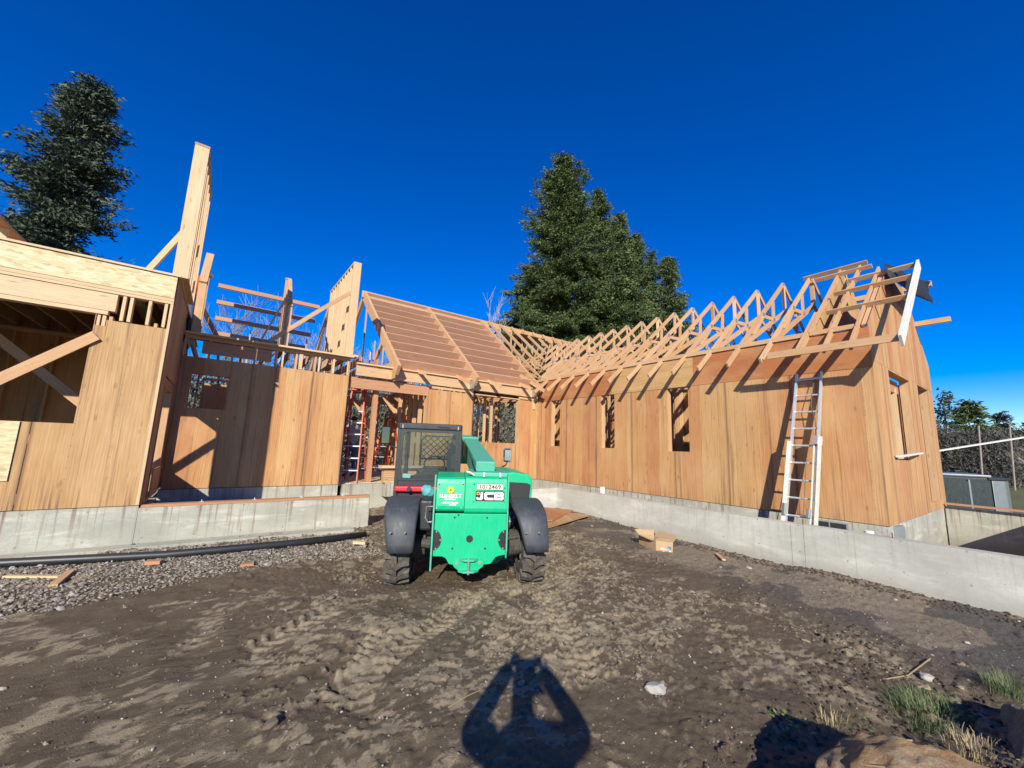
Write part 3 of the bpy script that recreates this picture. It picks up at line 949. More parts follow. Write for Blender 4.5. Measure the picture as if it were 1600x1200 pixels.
# ---- panelised roof over the porch: big rafters with purlins in hangers
def main_pt(x, y, off=0):   # point on the roof slope, off along the normal
    d = Vector((0, RY - EY, RZ - EZ)).normalized(); nrm = Vector((0, -d.z, d.y))
    return Vector((x, y, mz_(y))) + nrm * off
slope = Vector((0, RY - EY, RZ - EZ)).normalized(); nrm = Vector((0, -slope.z, slope.y))
RX = [3.58, 5.98, 8.40]
for k, xr in enumerate(RX):
    H('main_rafter', MB().beam(main_pt(xr, EY - .05, -.14), main_pt(xr, RY, -.14), .085, .30, nrm), 'lumber' if k else 'lumber')
    H('rafter_gusset', MB().prism([(EY + .1, EZ - .35), (EY + .55, EZ - .35), (EY + .62, EZ + .12), (EY + .1, EZ - .16)], 0, xr - .055, xr - .045), 'steel' if k else 'ply_yellow')
for x0, x1 in zip(RX[:-1], RX[1:]):
    for i in range(10):
        yy = EY + .26 + i * (RY - EY - .3) / 9.0
        p = main_pt(0, yy, -.145)
        H('purlin', MB().beam((x0 + .045, p.y, p.z), (x1 - .045, p.y, p.z), T, .285, nrm), 'lumber_purlin')
H('purlin', MB().beam((RX[2] + .045, 11, mz_(11) - .1), (8.7, 11, mz_(11) - .1), T, .2, nrm), 'lumber_red')
beamH('ridge_board', (RX[0] - .1, RY + .03, RZ - .1), (16.6, RY + .03, RZ - .1), T, .24, 'lumber')
# back slope of that roof: rafters seen from beneath
for xr in RX + [2.6, 4.8, 7.2]:
    H('main_rafter', MB().beam((xr, 2 * RY - EY, EZ - .14), (xr, RY + .06, RZ - .14), .085, .24), 'lumber')
# eave beams over the porch opening
boxH('eave_beam', (2.62, 10.36, 3.30), (8.52, 10.45, 3.58), 'lumber')
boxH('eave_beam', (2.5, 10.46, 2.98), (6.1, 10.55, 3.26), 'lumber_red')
boxH('eave_plate', (2.6, 10.30, 3.585), (8.62, 10.46, 3.622), 'lumber_pale')
boxH('post', (8.42, 10.36, 2.9), (8.51, 10.45, 3.295), 'lumber_pale')
boxH('post', (6.02, 10.40, 3.12), (6.10, 10.49, 3.295), 'lumber_pale')
# loose rafter tails and jacks lying over the eave beam
for a, b in (((4.3, 9.9, 3.52), (4.15, 12.2, 4.0)), ((5.6, 9.75, 3.40), (5.3, 11.6, 4.1)), ((6.7, 9.8, 3.42), (6.4, 11.8, 4.15)), ((7.95, 9.9, 3.5), (7.5, 11.6, 4.2)), ((8.35, 9.7, 3.45), (8.0, 11.5, 4.5))):
    beamH('jack_rafter', a, b, T, .11)
for i in range(6):
    x = 2.75 + i * .42
    beamH('ceiling_joist', (x, 10.5, 3.72), (x, 16.5, 3.72), T, .19, rnd.choice(['lumber', 'lumber_red']))
for i in range(9):
    x = 5.3 + i * .42
    beamH('ceiling_joist', (x, 10.5, 3.38), (x, 15.8, 3.38), T, .19)
# clutter of posts, struts and collar ties standing in the roof space
for k in range(22):
    x = rnd.uniform(2.7, 8.3); y = rnd.uniform(11.2, 16.2)
    zt = mz_(y) - .25
    if rnd.random() < .5: beamH('strut', (x, y, 3.6), (x, y, zt), T, .089, up=(0, 1, 0))
    else:
        y2 = min(15.8, y + rnd.uniform(.6, 1.4)); beamH('strut', (x + rnd.uniform(-.8, .8), y, 3.6), (x, y2, mz_(y2) - .3), T, .089)
# ---- middle wall under the eave
WM = [(6.10, 7.84, 1.74, 3.17)]
sheath('x', 10.40, 1, 4.62, 8.675, FZ, 3.17, WM, 'ply', start=4.62 + .71)
studs('x', 10.415, .14, 4.62, 8.66, FZ + .003, 3.28, WM)
for x in (4.7, 4.95, 5.3, 5.65, 5.9): boxH('stud', (x, 10.42, 3.18), (x + T, 10.5, 3.29))
studs('y', 4.62, .12, 10.6, 13.4, FZ + .003, 3.3)
studs('x', 12.6, .09, 5.2, 8.6, FZ + .003, 3.4, [(6.5, 7.3, FZ, 2.7)])
studs('x', 14.6, .09, 2.9, 8.6, FZ + .003, 3.4, [(3.5, 4.6, FZ + .2, 2.9)])
studs('y', 7.0, .09, 10.8, 12.4, FZ + .003, 3.3)
# inner door frame and posts seen through the porch
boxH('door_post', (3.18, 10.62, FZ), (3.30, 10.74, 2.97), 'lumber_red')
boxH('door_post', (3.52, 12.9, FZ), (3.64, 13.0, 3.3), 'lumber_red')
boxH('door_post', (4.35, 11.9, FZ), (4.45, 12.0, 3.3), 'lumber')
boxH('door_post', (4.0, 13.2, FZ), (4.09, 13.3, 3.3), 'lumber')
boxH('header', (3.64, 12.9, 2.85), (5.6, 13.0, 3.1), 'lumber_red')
beamH('brace', (3.9, 12.2, 3.1), (5.2, 12.2, 1.6), T, .12)
beamH('brace', (3.3, 13.4, 3.1), (4.6, 13.4, 1.2), T, .12)

# ---- recessed left bay
YB = 10.344
WB = [(-.60, .03, 2.20, 2.90)]
sheath('x', YB, 1, -.80, 2.45, FZ, 3.25, WB, 'ply', start=-.80 + 1.22)
studs('x', YB + .014, .14, -.80, 2.45, FZ + .003, 3.70, WB)
boxH('header', (-.5, YB - .004, 3.34), (.75, YB + .02, 3.60), 'lumber_red')
for x in (.95, 1.3, 1.34, 1.72, 2.05, 2.38): boxH('stud', (x, YB - .002, 3.26), (x + T, YB + .013, 3.62), 'lumber_pale')
beamH('eave_plate', (-.8, YB - .03, 3.725), (2.5, YB - .03, 3.725), .2, .04, 'lumber_pale')
boxH('top_plate', (2.30, YB - .02, 3.755), (2.62, YB + .3, 3.80), 'lumber_pale')
for i in range(7):
    x = -.7 + i * .45
    beamH('ceiling_joist', (x, 10.5, 3.60), (x, 16.4, 3.60), T, .19)
studs('x', 12.4, .09, -.6, 2.4, FZ + .003, 3.4, [(.6, 1.5, FZ, 2.7)])
studs('x', 15.2, .09, -.6, 2.6, FZ + .003, 3.4, oc=.61)
sheath('x', 16.0, 1, -.6, 2.6, FZ, 3.3, [(1.2, 1.9, 1.4, 2.8)], 'ply')
sheath('x', 15.2, 1, 5.2, 8.6, FZ, 3.3, [(7.2, 8.0, 1.2, 2.9)], 'ply')
sheath('y', 11.31, 1, 4.4, 12.8, FZ, 3.5, [(5.0, 5.9, FZ, 2.7), (8.9, 9.6, 1.4, 2.7)], 'ply_left')
# rake walls standing on the bay
def rake_wall(x, pts, oc=.30, mat='lumber_pale', n_end=2, base=3.75, w=.14):
    """pts: [(y, ztop)...] profile of the top plate"""
    t = H('rake_wall', MB().box((x - w / 2, pts[0][0], base), (x + w / 2, pts[-1][0], base + T)), mat)
    for (ya, za), (yb, zb) in zip(pts[:-1], pts[1:]):
        MB().beam((x, ya, za), (x, yb, zb), w, .04).build('top_plate', mat, t)
    def zt(y):
        for (ya, za), (yb, zb) in zip(pts[:-1], pts[1:]):
            if ya <= y <= yb: return za + (zb - za) * (y - ya) / (yb - ya)
        return pts[-1][1]
    y = pts[0][0]; k = 0
    while y < pts[-1][0] - .05:
        yy = y + rnd.uniform(-.01, .01) * (k > 0)
        MB().box((x - w / 2 + .002, yy, base + T), (x + w / 2 - .002, yy + T, zt(yy) - .024)).build('stud', mat, t)
        y += T + .002 if k < n_end - 1 else oc
        k += 1
    return t
rake_wall(-.66, [(10.36, 4.86), (11.15, 5.80)], .22, 'lumber', 3)
rake_wall(1.00, [(10.42, 4.75), (11.4, 5.75), (12.1, 6.0)], .30, 'lumber', 2, w=.09)
rake_wall(2.40, [(10.37, 6.25), (13.2, 6.30)], .30, 'lumber_pale', 2, w=.19)
beamH('brace', (1.70, 10.42, 4.86), (.66, 10.42, 3.82), .09, T, up=(0, 1, 0))
beamH('brace', (1.70, 10.42, 4.86), (2.33, 10.42, 5.45), .09, T, up=(0, 1, 0))
beamH('brace', (.50, 10.36, 3.80), (.86, 10.5, 4.85), T, .12, up=(0, 1, 0))
beamH('brace', (-.3, 10.6, 3.8), (-.66, 11.0, 4.5), T, .09)
# purlins of the far slope, seen from the shaded side
for yy, z in ((14.6, 6.17), (15.2, 5.82), (15.8, 5.44), (16.4, 5.06)):
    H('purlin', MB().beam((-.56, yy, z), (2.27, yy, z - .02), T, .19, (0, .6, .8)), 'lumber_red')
for x in (.45, 1.4, 2.2):
    beamH('strut', (x, 16.1, 3.8), (x, 16.1, 5.3), T, .06, up=(0, 1, 0))

# ---- garage block
YG = 8.163
WGa = [(-6.0, -1.67, 1.755, 3.37)]
OSBZ = 3.80
sheath('x', YG, 1, -6.4, -.835, FZ, 3.30, WGa + [(-6.0, -1.55, 3.20, 3.30)], 'ply_left', start=-.835 - 4 * 1.22)
boxH('sheathing_panel', (-3.4, YG - .015, .98), (-2.16, YG - .006, 1.755), 'osb')
# studs that flank the opening and the cripples above
for x in (-1.66, -1.60): boxH('stud', (x, YG + .016, FZ), (x + T, YG + .15, 3.36), 'lumber_pale')
studs('x', YG + .016, .14, -1.53, -.99, FZ + .003, 3.36, plates=False)
boxH('stud', (-.875, YG - .002, FZ + .003), (-.84, YG + .15, 3.76), 'lumber_pale')
for x in (-1.42, -1.34, -1.13, -.94): boxH('stud', (x, YG + .0, 3.315), (x + T, YG + .14, 3.70), 'lumber_pale')
boxH('header', (-6.4, YG + .004, 3.44), (-1.48, YG + .14, 3.70), 'lumber_pale')
boxH('header_plate', (-6.4, YG - .004, 3.375), (-1.55, YG + .14, 3.432), 'lumber_pale')
boxH('top_plate', (-6.4, YG - .006, 3.71), (-.84, YG + .14, 3.748), 'lumber_pale')
boxH('top_plate', (-6.4, YG - .010, 3.752), (-.84, YG + .14, 3.80), 'lumber_pale')
boxH('rim_board', (-6.4, YG - .014, 3.806), (-.842, YG + .014, 4.165), 'osb')
boxH('floor_deck', (-6.4, YG - .04, 4.170), (-.80, 10.6, 4.20), 'lumber_pale')
for x in np.arange(-6.2, -.9, .406): boxH('floor_joist', (x, YG + .02, 3.85), (x + T, 13.0, 4.165), 'osb_shade')
boxH('floor_deck', (-6.4, 10.61, 4.170), (-.80, 14.5, 4.19), 'osb_shade')
# jamb and the temporary brace across the opening
boxH('window_jamb', (-1.672, YG + .002, 1.76), (-1.664, YG + .15, 3.37), 'lumber_red')
beamH('brace', (-2.95, YG + .02, 1.80), (-1.62, YG - .02, 3.04), T, .14)
beamH('brace', (-1.75, 10.0, 1.9), (-3.3, 10.0, 3.3), T, .14)
# garage interior: back and side walls, sun-flecked studs
studs('x', 12.8, .14, -6.2, -.9, .45, 3.80, oc=.61)
sheath('x', 12.96, 1, -6.2, -.9, .45, 4.16, (), 'ply')
boxH('sheathing_panel', (-.96, 10.6, .45), (-.948, 12.95, 4.16), 'ply')
sheath('y', -6.4, 1, 8.2, 12.9, .45, 3.8, (), 'ply')
# return wall between garage and bay: sheathed above, open framing below
sheath('y', -.828, -1, 8.20, 10.33, 2.62, 4.16, (), 'ply', start=9.0)
sheath('y', -.828, -1, 8.20, 8.62, FZ, 2.62, (), 'ply')
for y_ in (8.66, 8.75, 9.02, 10.12, 10.22, 10.29): boxH('stud', (-.98, y_, FZ), (-.845, y_ + T, 2.60), 'lumber')
boxH('bottom_plate', (-.98, 8.2, .56), (-.84, 10.33, FZ))
boxH('header', (-.98, 8.66, 2.45), (-.845, 10.1, 2.60), 'lumber_red')
sheath('y', -.828, -1, 9.08, 10.33, FZ, 1.05, (), 'ply')
# tall rake wall on the garage deck, with its brace
t = H('rake_wall', MB().box((-.93, 8.24, 4.205), (-.72, 9.9, 4.24)), 'lumber_pale')
MB().box((-.93, 8.235, 6.60), (-.72, 9.95, 6.64)).build('top_plate', 'lumber_red', t)
for k, y_ in enumerate((8.24, 8.281, 8.56, 8.86, 8.90, 9.22, 9.55, 9.9)):
    MB().box((-.925, y_, 4.24), (-.725, y_ + T, 6.598)).build('stud', 'lumber_pale', t)
beamH('brace', (-.84, 8.9, 5.5), (-1.45, 9.1, 4.22), T, .09)
# the slanted stud wall at the far upper left
t = H('rake_wall', MB().box((-3.6, 8.9, 4.2), (-2.7, 8.93, 4.235)), 'lumber_pale')
for k in range(7):
    MB().box((-2.95 - .11, 8.6 + .40 * k, 4.2), (-2.95 + .03, 8.6 + .40 * k + T, 4.70 + .20 * k - .02 if 0 else 4.62)).build('stud', 'lumber_pale', t)
MB().beam((-2.99, 8.55, 4.64), (-2.99, 11.3, 4.64), .2, .04).build('top_plate', 'lumber_red', t)

# ================================================================== concrete walls of the yard
w = tag(empty('retaining_wall', (7.9, 8.45, 0)), 'long low grey concrete wall running past the ladder towards the right edge', 'wall')
def U(parent, name, mb, mat, **k):
    o = mb.build(name, mat, None, **k)
    o.parent = parent
    o.matrix_parent_inverse = Matrix.Translation(-Vector(parent.location))
    return o
LWZ = .545
for y0, y1 in ((-2.6, 2.60), (2.606, 2.78), (2.786, 5.62), (5.626, 8.65)):
    U(w, 'wall_section', MB().box((7.80, y0, -.8), (8.0, y1, LWZ + rnd.uniform(-.003, .003))), 'concrete_low')
U(w, 'wall_section', MB().box((3.3, 8.45, -.5), (7.796, 8.65, LWZ - .01)), 'concrete_low')
for y in (7.3, 5.55, 4.25, 2.63, 1.55, .2):
    U(w, 'rebar_stub', MB().tube([(7.9, y, LWZ - .03), (7.9 + rnd.uniform(-.01, .01), y, LWZ + rnd.uniform(.05, .09))], .007, 6), flat_mat('rusty_rebar', (.12, .05, .03), .9, 0, .3, 20) if 'rebar' not in M else M['rebar'])
w2 = tag(empty('retaining_wall', (13.65, 1.7, 0)), 'rough stained concrete wall beyond the gable end, half in shadow, with a timber on top', 'wall')
U(w2, 'wall_section', MB().box((13.60, -4, -1.2), (13.76, 1.71, .62)), 'concrete')
U(w2, 'wall_section', MB().box((8.003, .10, -1.2), (13.597, .28, .60)), 'concrete')
pl = MB().beam((13.55, 1.95, .70), (13.50, -2.2, .66), .14, .038).build('timber_plank', 'lumber_red')
tag(pl, 'reddish timber plank laid along the top of the rough concrete wall', 'plank')
ps = MB().tube([(8.45, 1.93, -.3), (8.45, 1.93, .52)], .055, 20).tube([(8.45, 1.93, .44), (8.45, 1.93, .521)], .063, 20).build('pipe_stub', 'pvc', smooth=False)
tag(ps, 'short white plastic pipe stub standing between low wall and house corner', 'pipe')
ps = MB().box((8.35, 7.28, .2), (8.43, 7.36, .66)).build('pipe_stub', 'pvc')
tag(ps, 'small white square stub between low wall and foundation near the middle', 'pipe')
# vent window and meter box belong to the house
t = boxH('foundation_vent', (8.665, 2.24, .33), (8.70, 2.74, .56), 'greybox')
for a, b in ((2.265, 2.475), (2.505, 2.715)): MB().box((8.655, a, .355), (8.664, b, .54)).build('vent_opening', 'dark_void', t)
t = boxH('meter_box', (8.93, 1.66, .28), (9.28, 1.729, .58), 'greybox')
MB().box((8.95, 1.65, .30), (9.26, 1.659, .56)).build('cover', 'greybox', t)
tp = MB().beam((11.2, 1.30, .55), (13.1, 1.45, -.6), .03, .03).build('survey_stake', 'twig') if 0 else None

# ================================================================== pipes, boards and litter
dp = MB().tube([(-4.6, 7.86, .075), (-2.0, 7.62, .07), (-.4, 7.22, .06), (1.1, 7.17, .055), (2.25, 7.28, .05)], .052, 14).build('drain_pipe', 'black', smooth=True)
tag(dp, 'long black flexible drain pipe lying on gravel along the left footing', 'pipe')
ft = MB().box((-5.0, 7.86, -.3), (1.9, 8.165, .05)).build('footing', 'concrete')
ft.rotation_euler = (0, 0, R(-2.2)); ft.location = (0, .02, 0)
tag(ft, 'pale concrete footing strip showing above the gravel at the left', 'footing')
def board(A, B, w_, h_, mat, label, name='board', cat='board', roll=(0, 0, 1)):
    o = MB().beam(A, B, w_, h_, roll).build(name, mat)
    return tag(o, label, cat)
board((-1.72, 7.02, .045), (-1.25, 6.76, .04), .05, .022, 'lumber_pale', 'thin pale lath lying on the gravel at the far left')
board((-1.22, 6.40, .04), (-1.20, 6.92, .05), .07, .03, 'lumber', 'short dark stick lying across the gravel beside the pale lath')
board((1.95, 6.86, .045), (2.10, 6.72, .045), .09, .04, 'lumber_pale', 'small yellow offcut of timber on gravel near the left tyre')
board((-.55, 6.95, .05), (-.40, 6.90, .05), .09, .04, 'lumber_red', 'orange timber offcut beside the black drain pipe')
board((.42, 6.36, .03), (.56, 6.34, .03), .08, .03, 'lumber_red', 'small red brown wood chip at the gravel edge')
board((6.9, 3.45, -.07), (7.25, 3.75, -.08), .06, .02, 'lumber', 'weathered stick lying along the foot of the low concrete wall')
ply = MB().box((-.61, -1.22, 0), (.61, 1.22, .016)).build('plywood_sheet', 'ply_left')
ply.location = (6.15, 7.15, .03); ply.rotation_euler = (R(.6), 0, R(-72))
tag(ply, 'plywood sheet lying flat on the mud to the right of the green machine', 'plywood sheet')
ply = MB().box((-.61, -.9, 0), (.61, .9, .016)).build('plywood_sheet', 'ply_red')
ply.location = (6.55, 7.7, .055); ply.rotation_euler = (0, R(-.5), R(-60))
tag(ply, 'second redder plywood sheet under the low wall behind the first sheet', 'plywood sheet')
# lumber stack on the porch edge
def stack(x, y, z, rows, L, mat):
    for k in range(rows):
        o = MB().beam((x, y, z + .044 * k), (x + L, y - .02 + rnd.uniform(-.02, .02), z + .044 * k), .19, .038).build('stacked_board', mat)
        yield o
for k, o in enumerate(stack(3.45, 10.2, .66, 8, 1.3, 'lumber')):
    tag(o, ['lowest', 'second lowest', 'third lowest', 'fourth', 'fifth', 'third highest', 'second highest', 'topmost'][k] + ' board of the small timber stack behind the cab', 'board', 'boards stacked on the porch edge')
o = MB().beam((3.35, 10.15, 1.03), (4.85, 10.1, 1.03), .3, .06).build('plank', 'lumber_pale')
tag(o, 'wide pale plank lying on top of the timber stack behind the cab', 'plank')
o = MB().box((3.5, 10.05, .3), (4.7, 10.35, .64)).build('sawhorse_block', 'concrete')
tag(o, 'pale block under the timber stack at the porch edge', 'block')

# cardboard box, opened, with a blue label
M['card'] = flat_mat('brown_cardboard', (.46, .31, .17), .85, 0, .25, 9)
M['label_blue'] = flat_mat('blue_print', (.035, .17, .55), .5, 0, .1, 12)
M['white'] = flat_mat('white_print', (.8, .8, .78), .5, 0, .1, 12)
bx_ = tag(empty('cardboard_box', (6.36, 4.34, -.09), R(-38)), 'open brown cardboard box with a blue label and raised flaps by the low wall', 'cardboard box')
def BXP(nm, pts, th=.005):
    a, b, c, d = [Vector(p) for p in pts]
    n_ = (b - a).cross(d - a).normalized() * th
    mb = MB(); mb.add([a, b, c, d, a + n_, b + n_, c + n_, d + n_], [(0, 1, 2, 3), (7, 6, 5, 4), (0, 4, 5, 1), (1, 5, 6, 2), (2, 6, 7, 3), (3, 7, 4, 0)])
    return mb.build(nm, 'card', bx_)
W_, L_, Hh = .24, .46, .20
BXP('front_panel', [(0, 0, 0), (W_, -.10, 0), (W_ + .01, -.10, Hh), (0, 0, Hh)])
BXP('side_panel', [(-.16, L_, 0), (0, 0, 0), (0, 0, Hh), (-.17, L_, Hh)])
BXP('side_panel', [(W_, -.10, 0), (W_ - .16, L_ - .1, 0), (W_ - .16, L_ - .1, Hh), (W_ + .01, -.10, Hh)])
BXP('back_panel', [(W_ - .16, L_ - .1, 0), (-.16, L_, 0), (-.17, L_, Hh), (W_ - .16, L_ - .1, Hh)])
BXP('bottom_panel', [(0, 0, .004), (W_, -.1, .004), (W_ - .16, L_ - .1, .004), (-.16, L_, .004)])
BXP('flap', [(-.17, L_, Hh), (W_ - .16, L_ - .1, Hh), (W_ - .13, L_ + .0, Hh + .09), (-.22, L_ + .1, Hh + .07)])
BXP('flap', [(W_ + .01, -.10, Hh), (W_ - .16, L_ - .1, Hh), (W_ - .04, L_ - .05, Hh + .10), (W_ + .12, -.02, Hh + .09)])
BXP('flap', [(0, 0, Hh), (-.17, L_, Hh), (-.27, L_ - .04, Hh + .03), (-.07, .04, Hh - .01)])
BXP('flap', [(W_ + .01, -.10, Hh), (0, 0, Hh), (.02, .10, Hh + .02), (W_ + .01, .02, Hh + .03)])
def onfront(u0, v0, u1, v1, off):
    d = Vector((W_, -.10, 0)).normalized(); nn = Vector((-.10, -W_, 0)).normalized() * off
    p = lambda u, v: tuple(d * u + nn + Vector((0, 0, v)))
    return [p(u0, v0), p(u1, v0), p(u1, v1), p(u0, v1)]
mb = MB(); mb.add([Vector(v) for v in onfront(.015, .012, .245, .125, .004)], [(0, 1, 2, 3)]); mb.build('blue_label', 'label_blue', bx_)
mb = MB()
for r in ((.07, .085, .13, .093), (.07, .066, .17, .073), (.10, .035, .14, .041), (.02, .018, .04, .036), (.21, .04, .235, .06)):
    mb.add([Vector(v) for v in onfront(*[r[0], r[1], r[2], r[3]], .006)], [(0, 1, 2, 3)])
tag(mb.build('label_print', 'white', bx_), kind='stuff')

# ================================================================== aluminium extension ladder against the wall
lad = tag(empty('extension_ladder', (8.2, 2.8, .2)), 'weathered white and silver extension ladder leaning against the right plywood wall', 'ladder')
A0, A1 = Vector((8.18, 3.03, .18)), Vector((8.645, 2.79, 3.17))
B0, B1 = Vector((8.18, 2.60, .18)), Vector((8.645, 2.41, 3.17))
def lp(a, b, t): return a + (b - a) * t
wd = Vector((.98, .04, -.15))
U(lad, 'rail', MB().beam(lp(A0, A1, .02), A1, .03, .075, wd), 'aluminium')
U(lad, 'rail', MB().beam(lp(B0, B1, .02), B1, .03, .075, wd), 'aluminium')
sh = Vector((-.045, 0, 0))
U(lad, 'base_rail', MB().beam(A0 + sh + Vector((0, .03, 0)), lp(A0, A1, .58) + sh + Vector((0, .03, 0)), .03, .08, wd), 'white_fg')
U(lad, 'base_rail', MB().beam(B0 + sh + Vector((0, -.035, 0)), lp(B0, B1, .60) + sh + Vector((0, -.035, 0)), .035, .085, wd), 'white_fg')
U(lad, 'base_rail', MB().beam(B0 + sh + Vector((0, .04, 0)), lp(B0, B1, .60) + sh + Vector((0, .04, 0)), .02, .05, wd), 'white_fg')
for k in range(10):
    t = .045 + k * .1018
    if t > .98: break
    U(lad, 'rung', MB().tube([lp(A0, A1, t), lp(B0, B1, t)], .017, 8), 'aluminium')
U(lad, 'rung', MB().tube([lp(A0, A1, .965) , lp(B0, B1, .965)], .015, 8), 'aluminium')
U(lad, 'rung_lock', MB().beam(lp(A0, A1, .15) + sh * 2, lp(A0, A1, .215) + sh * 2, .05, .06), 'greybox')
U(lad, 'rung_lock', MB().beam(lp(B0, B1, .15) + sh * 2 + Vector((0, .06, 0)), lp(B0, B1, .20) + sh * 2 + Vector((0, .06, 0)), .04, .06), 'greybox')
U(lad, 'guide_bracket', MB().beam(lp(B0, B1, .56) + sh, lp(B0, B1, .61) + sh, .09, .11), 'aluminium')
mid = [lp(A0, A1, t) * .35 + lp(B0, B1, t) * .65 + Vector((-.06, 0, 0)) for t in (.02, .25, .48)]
U(lad, 'rope', MB().tube(mid, .006, 5), 'bark')
crv = [lp(A0, A1, .95) * .3 + lp(B0, B1, .95) * .7, lp(A0, A1, .8) * .2 + lp(B0, B1, .8) * .8 + Vector((-.03, .05, 0)), lp(A0, A1, .7) * .15 + lp(B0, B1, .7) * .85, lp(A0, A1, .6) * .1 + lp(B0, B1, .6) * .9]
U(lad, 'rope', MB().tube(crv, .006, 5), 'bark')

# white gutter lengths poking out through the gable window
o = MB().beam((12.9, 2.22, 1.72), (17.4, .52, 2.36), .08, .03).build('gutter_length', 'lumber_white')
tag(o, 'long white metal gutter length sticking out behind the gable corner to the right', 'gutter')
o = MB().beam((9.45, 1.67, 1.70), (11.45, 1.67, 1.79), .06, .03).build('gutter_length', 'lumber_white')
tag(o, 'short white board end resting on the sill of the gable window', 'board')

# red fibreglass step ladders standing in the porch
def stepladder(x, y, rz, h, w0, label, group=None):
    t = tag(empty('step_ladder', (x, y, FZ), rz), label, 'step ladder', group)
    for s in (-1, 1):
        MB().beam((s * w0, -.42, 0), (s * w0 * .62, 0, h), .03, .075, (0, 1, 0)).build('front_rail', 'red_fg', t)
        MB().beam((s * w0, .42, 0), (s * w0 * .62, 0, h), .03, .05, (0, 1, 0)).build('back_rail', 'red_fg', t)
    n_ = int(h / .305)
    for k in range(1, n_):
        f = k * .305 / h
        MB().box((-w0 * (1 - .38 * f), -.42 * (1 - f) - .04, k * .305 - .015), (w0 * (1 - .38 * f), -.42 * (1 - f) + .04, k * .305 + .01)).build('step', 'aluminium', t)
        MB().tube([(-w0 * (1 - .38 * f), .42 * (1 - f), k * .305), (w0 * (1 - .38 * f), .42 * (1 - f), k * .305)], .01, 6).build('back_brace', 'aluminium', t)
    MB().box((-w0 * .66, -.1, h), (w0 * .66, .1, h + .03)).build('top_cap', 'red_fg', t)
    return t
stepladder(2.92, 11.1, R(-30), 2.4, .27, 'tall red step ladder standing in the left of the porch opening')
stepladder(4.15, 12.0, R(-62), 1.75, .24, 'shorter red step ladder behind the cab, deeper inside the porch')

# ================================================================== TELEHANDLER
GREEN = (.0, .30, .135)
M['green'] = paint_mat('green_machine_paint', (.001, .41, .185), .25, .14, (.12, .28, .17))
M['green_dark'] = paint_mat('green_chassis_paint', (.004, .20, .095), .4, .3)
M['teal'] = paint_mat('pale_green_paint', (.07, .36, .245), .45, .3, (.30, .40, .33))
M['mblack'] = paint_mat('satin_black_body', (.012, .014, .018), .38, .10, (.10, .10, .10))
M['fender'] = paint_mat('grey_black_fender_plastic', (.042, .048, .056), .42, .35, (.17, .165, .16))
M['tyre'] = paint_mat('muddy_tyre_rubber', (.075, .066, .055), .85, .8, (.25, .205, .15))
M['mud_metal'] = paint_mat('muddy_axle', (.05, .045, .038), .7, .8, (.20, .165, .12))
M['red_paint'] = paint_mat('red_cab_trim', (.52, .008, .02), .3, .1)
M['chrome'] = flat_mat('mirror_back_chrome', (.6, .62, .64), .15, .95, .1, 10)
M['bolt'] = flat_mat('zinc_bolt', (.6, .58, .5), .35, .8, .2, 30)
M['yellow'] = flat_mat('yellow_print', (.80, .62, .02), .5, 0, .05, 10)
M['orange'] = flat_mat('orange_print', (.85, .36, .01), .5, 0, .05, 10)
M['ink'] = flat_mat('black_print', (.015, .015, .015), .5, 0, .05, 10)
M['cream'] = flat_mat('cream_label', (.62, .60, .48), .6, 0, .2, 30)
M['bluecap'] = paint_mat('teal_filler_cap', (.10, .36, .38), .5, .3, (.3, .33, .3))
M['seat'] = flat_mat('black_seat_vinyl', (.02, .02, .023), .55, 0, .2, 10)
def glass_mat():
    m = bpy.data.materials.new('cab_glass'); m.use_nodes = True
    n, l = m.node_tree.nodes, m.node_tree.links
    for x in list(n): n.remove(x)
    o = n.new('ShaderNodeOutputMaterial')
    tr = n.new('ShaderNodeBsdfTransparent'); tr.inputs[0].default_value = (.62, .72, .72, 1)
    gl = n.new('ShaderNodeBsdfGlossy'); gl.inputs['Roughness'].default_value = .02
    df = n.new('ShaderNodeBsdfDiffuse'); df.inputs[0].default_value = (.18, .22, .22, 1)
    fr = n.new('ShaderNodeFresnel'); fr.inputs[0].default_value = 1.5
    m1 = n.new('ShaderNodeMixShader'); m2 = n.new('ShaderNodeMixShader'); m2.inputs[0].default_value = .10
    l.new(fr.outputs[0], m1.inputs[0]); l.new(tr.outputs[0], m1.inputs[1]); l.new(gl.outputs[0], m1.inputs[2])
    l.new(m1.outputs[0], m2.inputs[1]); l.new(df.outputs[0], m2.inputs[2]); l.new(m2.outputs[0], o.inputs[0])
    return m
M['glass'] = glass_mat()
def mirror_mat():
    m, n, l, p = new_mat('mirror'); p.inputs['Metallic'].default_value = 1; p.inputs['Roughness'].default_value = .03; p.inputs['Base Color'].default_value = (.10, .11, .11, 1); return m
M['mirror'] = mirror_mat()

TH = tag(empty('telehandler', (2.568, 4.3035, -.02), -R(27)), 'green and black compact telehandler seen from behind, parked on the mud', 'telehandler')
def V(nm, mb, mat, parent=None, **k): return mb.build(nm, mat, parent or TH, **k)

# lower rear plate
lower = [(-.43, .845), (-.43, .36), (-.31, .355), (-.27, .335), (-.23, .27), (-.19, .262), (.22, .262), (.27, .27), (.32, .34), (.36, .358), (.44, .37), (.44, .845)]
V('rear_plate', MB().prism([(x, z) for x, z in lower][::-1], 1, 0, .06), 'green', bevel=.006)
